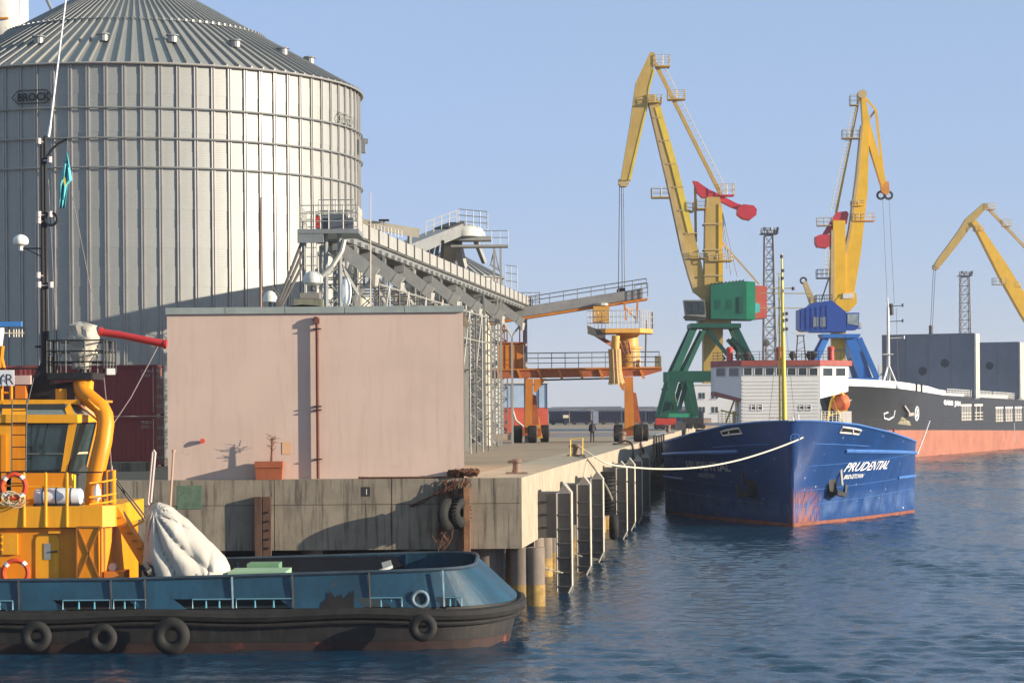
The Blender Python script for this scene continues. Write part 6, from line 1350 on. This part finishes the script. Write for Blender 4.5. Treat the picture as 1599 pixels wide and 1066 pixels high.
t=thing('davit_arm','pale looped steel arm sticking up out of the tarpaulin','davit',P(236,800,79.6)); b=MB(); b.path([P(234,792,79.6),P(232,784,79.6),P(239,706,79.6),P(241,703,79.6),P(243,706,79.6),P(236,784,79.6)],.045,6); b.build('arm',M('arm_pink',(.55,.45,.40),.5),t)
t=thing('davit_arm','straight pale steel pole beside the looped arm on the tug','davit',P(268,790,79.8)); b=MB(); b.tube(P(266,792,79.8),P(271.5,705,79.8),.045,.035,8); b.tube(P(271.5,706,79.8),P(272,702,79.8),.06); b.build('arm',M('arm_rust',(.42,.28,.2),.6),t)
t=thing('stay_line','thin grey stay from the monitor tip to the tug bridge deck','line',P(176,735,80)); b=MB(); b.path([P(247,541,80.6),P(205,620,80.2),P(173,668,80)],.018,4); b.path([P(163,590,80.4),P(170,660,80.2),P(175,735,79.6)],.016,4); b.tube(P(175,737,79.6),P(175,726,79.6),.05,.02); b.build('wire',M('wire_pink',(.35,.27,.26),.6),t)
t=thing('black_stay','black steel stay sloping from the tug bridge to the deck','stay',P(228,830,80.5)); b=MB(); b.tube(P(182,752,80.2),P(226,812,80.6),.035); b.tube(P(184,750,80.4),P(229,808,80.8),.03); b.build('bar',black,t)
# ================================================================== background
far=M('far_blue_wagon',lin(44,50,74),.6,0,.2,.2,.2); fg=M('far_grey_box',lin(120,126,140),.6,0,.1,.3); fdk=M('far_dark',lin(52,50,56),.8,0,.2,.2)
wn=['left of the walking man','close behind the walking man','between the loader leg and the walking man','behind the right loader leg','left of the green crane','behind the green crane legs']
for k,(x0,x1) in enumerate(((858,890),(891,924),(936,972),(973,1010),(1011,1040),(1041,1100))):
    d=392; a=P(x0,641.5,d); e=P(x1-.6,663,d); t=thing('rail_wagon','dark blue freight wagon '+wn[k],'wagon',V((a.x+e.x)/2,d,DECK),'dark blue wagons in the distance')
    b=MB(); b.bx((a.x,d,DECK+.3),(e.x,d+2.8,a.z)); bo=b.build('body',far,t)
    for i in range(7): x=a.x+(e.x-a.x)*(i+.5)/7; b=MB(); b.bx((x-.06,d-.08,DECK+.7),(x+.06,d-.01,a.z-.1)); b.build('side_rib',far,bo)
    for i in range(2):
        x=a.x+(e.x-a.x)*(.2+.6*i); b=MB(); b.tube(V(x,d-.05,DECK+.36),V(x,d+2.8,DECK+.36),.36,n=12); b.build('wheel',fdk,t)
t=thing('grey_tank','pale grey upright container between the blue wagons','container',V(P(930,660,388).x,388,DECK)); b=MB(); a=P(925.5,641,388); e=P(935,662,388); b.bx((a.x,388,DECK+.01),(e.x,390.4,a.z)); b.build('body',fg,t); b=MB(); b.bx((a.x+.1,387.95,DECK+.2),(e.x-.1,387.99,a.z-.15)); b.build('door',M('far_grey_door',lin(136,142,156),.6),t)
t=thing('yard_lamp','small pale lamp box in front of the blue wagons','lamp',V(P(884,650,380).x,380,DECK)); b=MB(); q=P(884,650,380); b.box(q,(.9,.5,.5)); b.build('head',M('lamp_cream',(.7,.62,.45),.5),t); b=MB(); b.tube(V(q.x,380,DECK),q,.06); b.build('post',fdk,t)
# pale asphalt strips farther back
for k,(y0,y1,c_) in enumerate(((225,262,lin(118,112,112)),(275,330,lin(136,130,128)))):
    b=MB(); x0=-14; b.prism([V(x0,y0,DECK+.004),V(edge(y0)-3,y0,DECK+.004),V(edge(y1)-3,y1,DECK+.004),V(x0,y1,DECK+.004)],(0,0,.004)); struct(b.build('pavement',M('pavement_%d'%k,c_,.9,0,.1,.1)))
# white office building behind the green crane
od=420; t=thing('office_building','white flat roofed two storey building behind the green crane legs','building',V(P(1106,660,od).x,od,DECK)); wb=M('office_white',(.66,.66,.68),.7,0,.06,.3)
a=P(1084,601,od); e=P(1150,660,od); b=MB(); b.bx((a.x,od,DECK+.01),(e.x,od+12,a.z)); wl_=b.build('wall',wb,t); b=MB(); b.bx((a.x-.2,od-.2,a.z+.004),(e.x+.2,od+12.2,a.z+.3)); b.build('parapet',wb,t)
for x in (1092,1097.5,1112,1118): 
    for y in (613,635):
        b=MB(); b.bx(P(x,y,od-.06),P(x+3.6,y+9,od-.004)); w_=b.build('window',glass,wl_); b=MB(); b.bx(P(x-.5,y+9.2,od-.15),P(x+4.2,y+10,od-.004)); b.build('sill',wb,w_)
# low far shore: sheds, tanks and poles near the horizon
random.seed(31); b=MB()
for k in range(26):
    px=715+k*14.5+random.uniform(-4,4); d=random.uniform(900,1500); h=random.uniform(1.2,3.2); w__=random.uniform(8,22); x=(px-800)/F*d
    if x>edge(345)+(d-345)*.467-20: continue
    z=DECK+.01; b.bx((x-w__/2,d,z),(x+w__/2,d+8,z+h)); b.prism([V(x-w__/2-.3,d-.3,z+h+.01),V(x-w__/2-.3,d+8.3,z+h+.01),V(x-w__/2-.3,d+4,z+h+.6)],(w__+.6,0,0))
o=stuff(b.build('far_sheds',M('far_shed_grey',lin(96,96,104),.8,0,.3,.02))); tag(o,'thin line of tiny sheds along the far horizon','sheds')
# quay clutter near the green crane
for k,(px,py,sx,sz,lab) in enumerate(((1097,667,2.4,1.2,'pale crate on the quay under the green crane'),(1063,671,1.2,.8,'small grey crate beside the red crane bogie'))):
    q=ondeck(px,py); t=thing('crate',lab,'crate',q); b=MB(); b.box(q+UP*(sz/2+.01),(sx,1.5,sz)); b.build('body',blockm,t); b=MB(); b.box(q+UP*(sz+.05),(sx+.1,1.6,.07)); b.build('lid',galv,t)
t=thing('gangway_frame','dark steel gangway trestle at the quay edge beside the blue ship','gangway',V(edge(215,.1),215,DECK)); b=MB()
for k in range(5): y=206+k*5; b.tube(V(edge(y,.15),y,2.6),V(edge(y,.15),y,5.5),.09)
b.tube(V(edge(206,.15),206,5.5),V(edge(226,.15),226,5.5),.1); b.build('trestle',darksteel,t)
b=MB(); b.prism([V(edge(205,-.8),205,5.52),V(edge(227,-.8),227,5.52),V(edge(227,.4),227,5.52),V(edge(205,.4),205,5.52)],(0,0,.08)); b.build('walkway',galv,t)
# ================================================================== person walking on the quay
pc=ondeck(925.5,690.5); pd=pc.y
per=thing('person','person in dark jacket and trousers walking away on the quay','person',pc)
def skin(name,verts,edges,rad,mat,parent):
    me=bpy.data.meshes.new(name); me.from_pydata([tuple(Vector(v)) for v in verts],edges,[]); me.materials.append(mat); o=link(name,me,parent)
    m=o.modifiers.new('skin','SKIN'); m.use_smooth_shade=True
    for i,r in enumerate(rad): me.skin_vertices[0].data[i].radius=(r,r*.85)
    me.skin_vertices[0].data[0].use_root=True
    s=o.modifiers.new('sub','SUBSURF'); s.levels=1; s.render_levels=1; return o
vs=[(0,0,.95),(0,.0,1.15),(0,0,1.38),(0,.02,1.5),(0,.02,1.66),(-.19,0,1.42),(-.24,.02,1.14),(-.25,-.08,.9),(.19,0,1.42),(.27,.03,1.15),(.3,-.04,.93),(-.1,0,.9),(-.11,-.06,.5),(-.12,.1,.08),(-.12,-.04,.05),(.1,0,.9),(.1,.04,.5),(.1,-.08,.08),(.1,-.2,.05)]
es=[(0,1),(1,2),(2,3),(3,4),(2,5),(5,6),(6,7),(2,8),(8,9),(9,10),(0,11),(11,12),(12,13),(13,14),(0,15),(15,16),(16,17),(17,18)]
rd_=[.17,.17,.18,.075,.11,.08,.065,.05,.08,.065,.05,.11,.075,.055,.05,.11,.075,.055,.05]
skin('body',vs,es,rd_,M('dark_clothes',lin(42,42,46),.9,0,.2,4),per)
b=MB(); b.lathe(V(0,.02,1.68)+pc,[(.05,-.02),(.105,.03),(.10,.09),(.05,.125),(.01,.13)],12); b.build('hair',M('hair_dark',lin(48,36,30),.8),per,True)
b=MB(); b.lathe(V(0,0,1.2)+pc,[(.20,-.32),(.205,0),(.22,.18),(.15,.26)],14); b.build('jacket',M('jacket_dark',lin(56,56,62),.85,0,.2,5),per,True)
# ================================================================== hazy air
b=MB(); b.bx((-1600,-60,-4),(2600,3100,75)); hz=stuff(b.build('haze',M('haze_surface_unused',(.5,.5,.5))))
hm=bpy.data.materials.new('haze_air'); hm.use_nodes=True; hn=hm.node_tree; hn.nodes.clear()
ho=hn.nodes.new('ShaderNodeOutputMaterial'); hv=hn.nodes.new('ShaderNodeVolumePrincipled'); hv.inputs['Color'].default_value=(.86,.90,1,1); hv.inputs['Density'].default_value=.00015; hv.inputs['Anisotropy'].default_value=.2
hn.links.new(hv.outputs[0],ho.inputs['Volume']); hz.data.materials.clear(); hz.data.materials.append(hm)
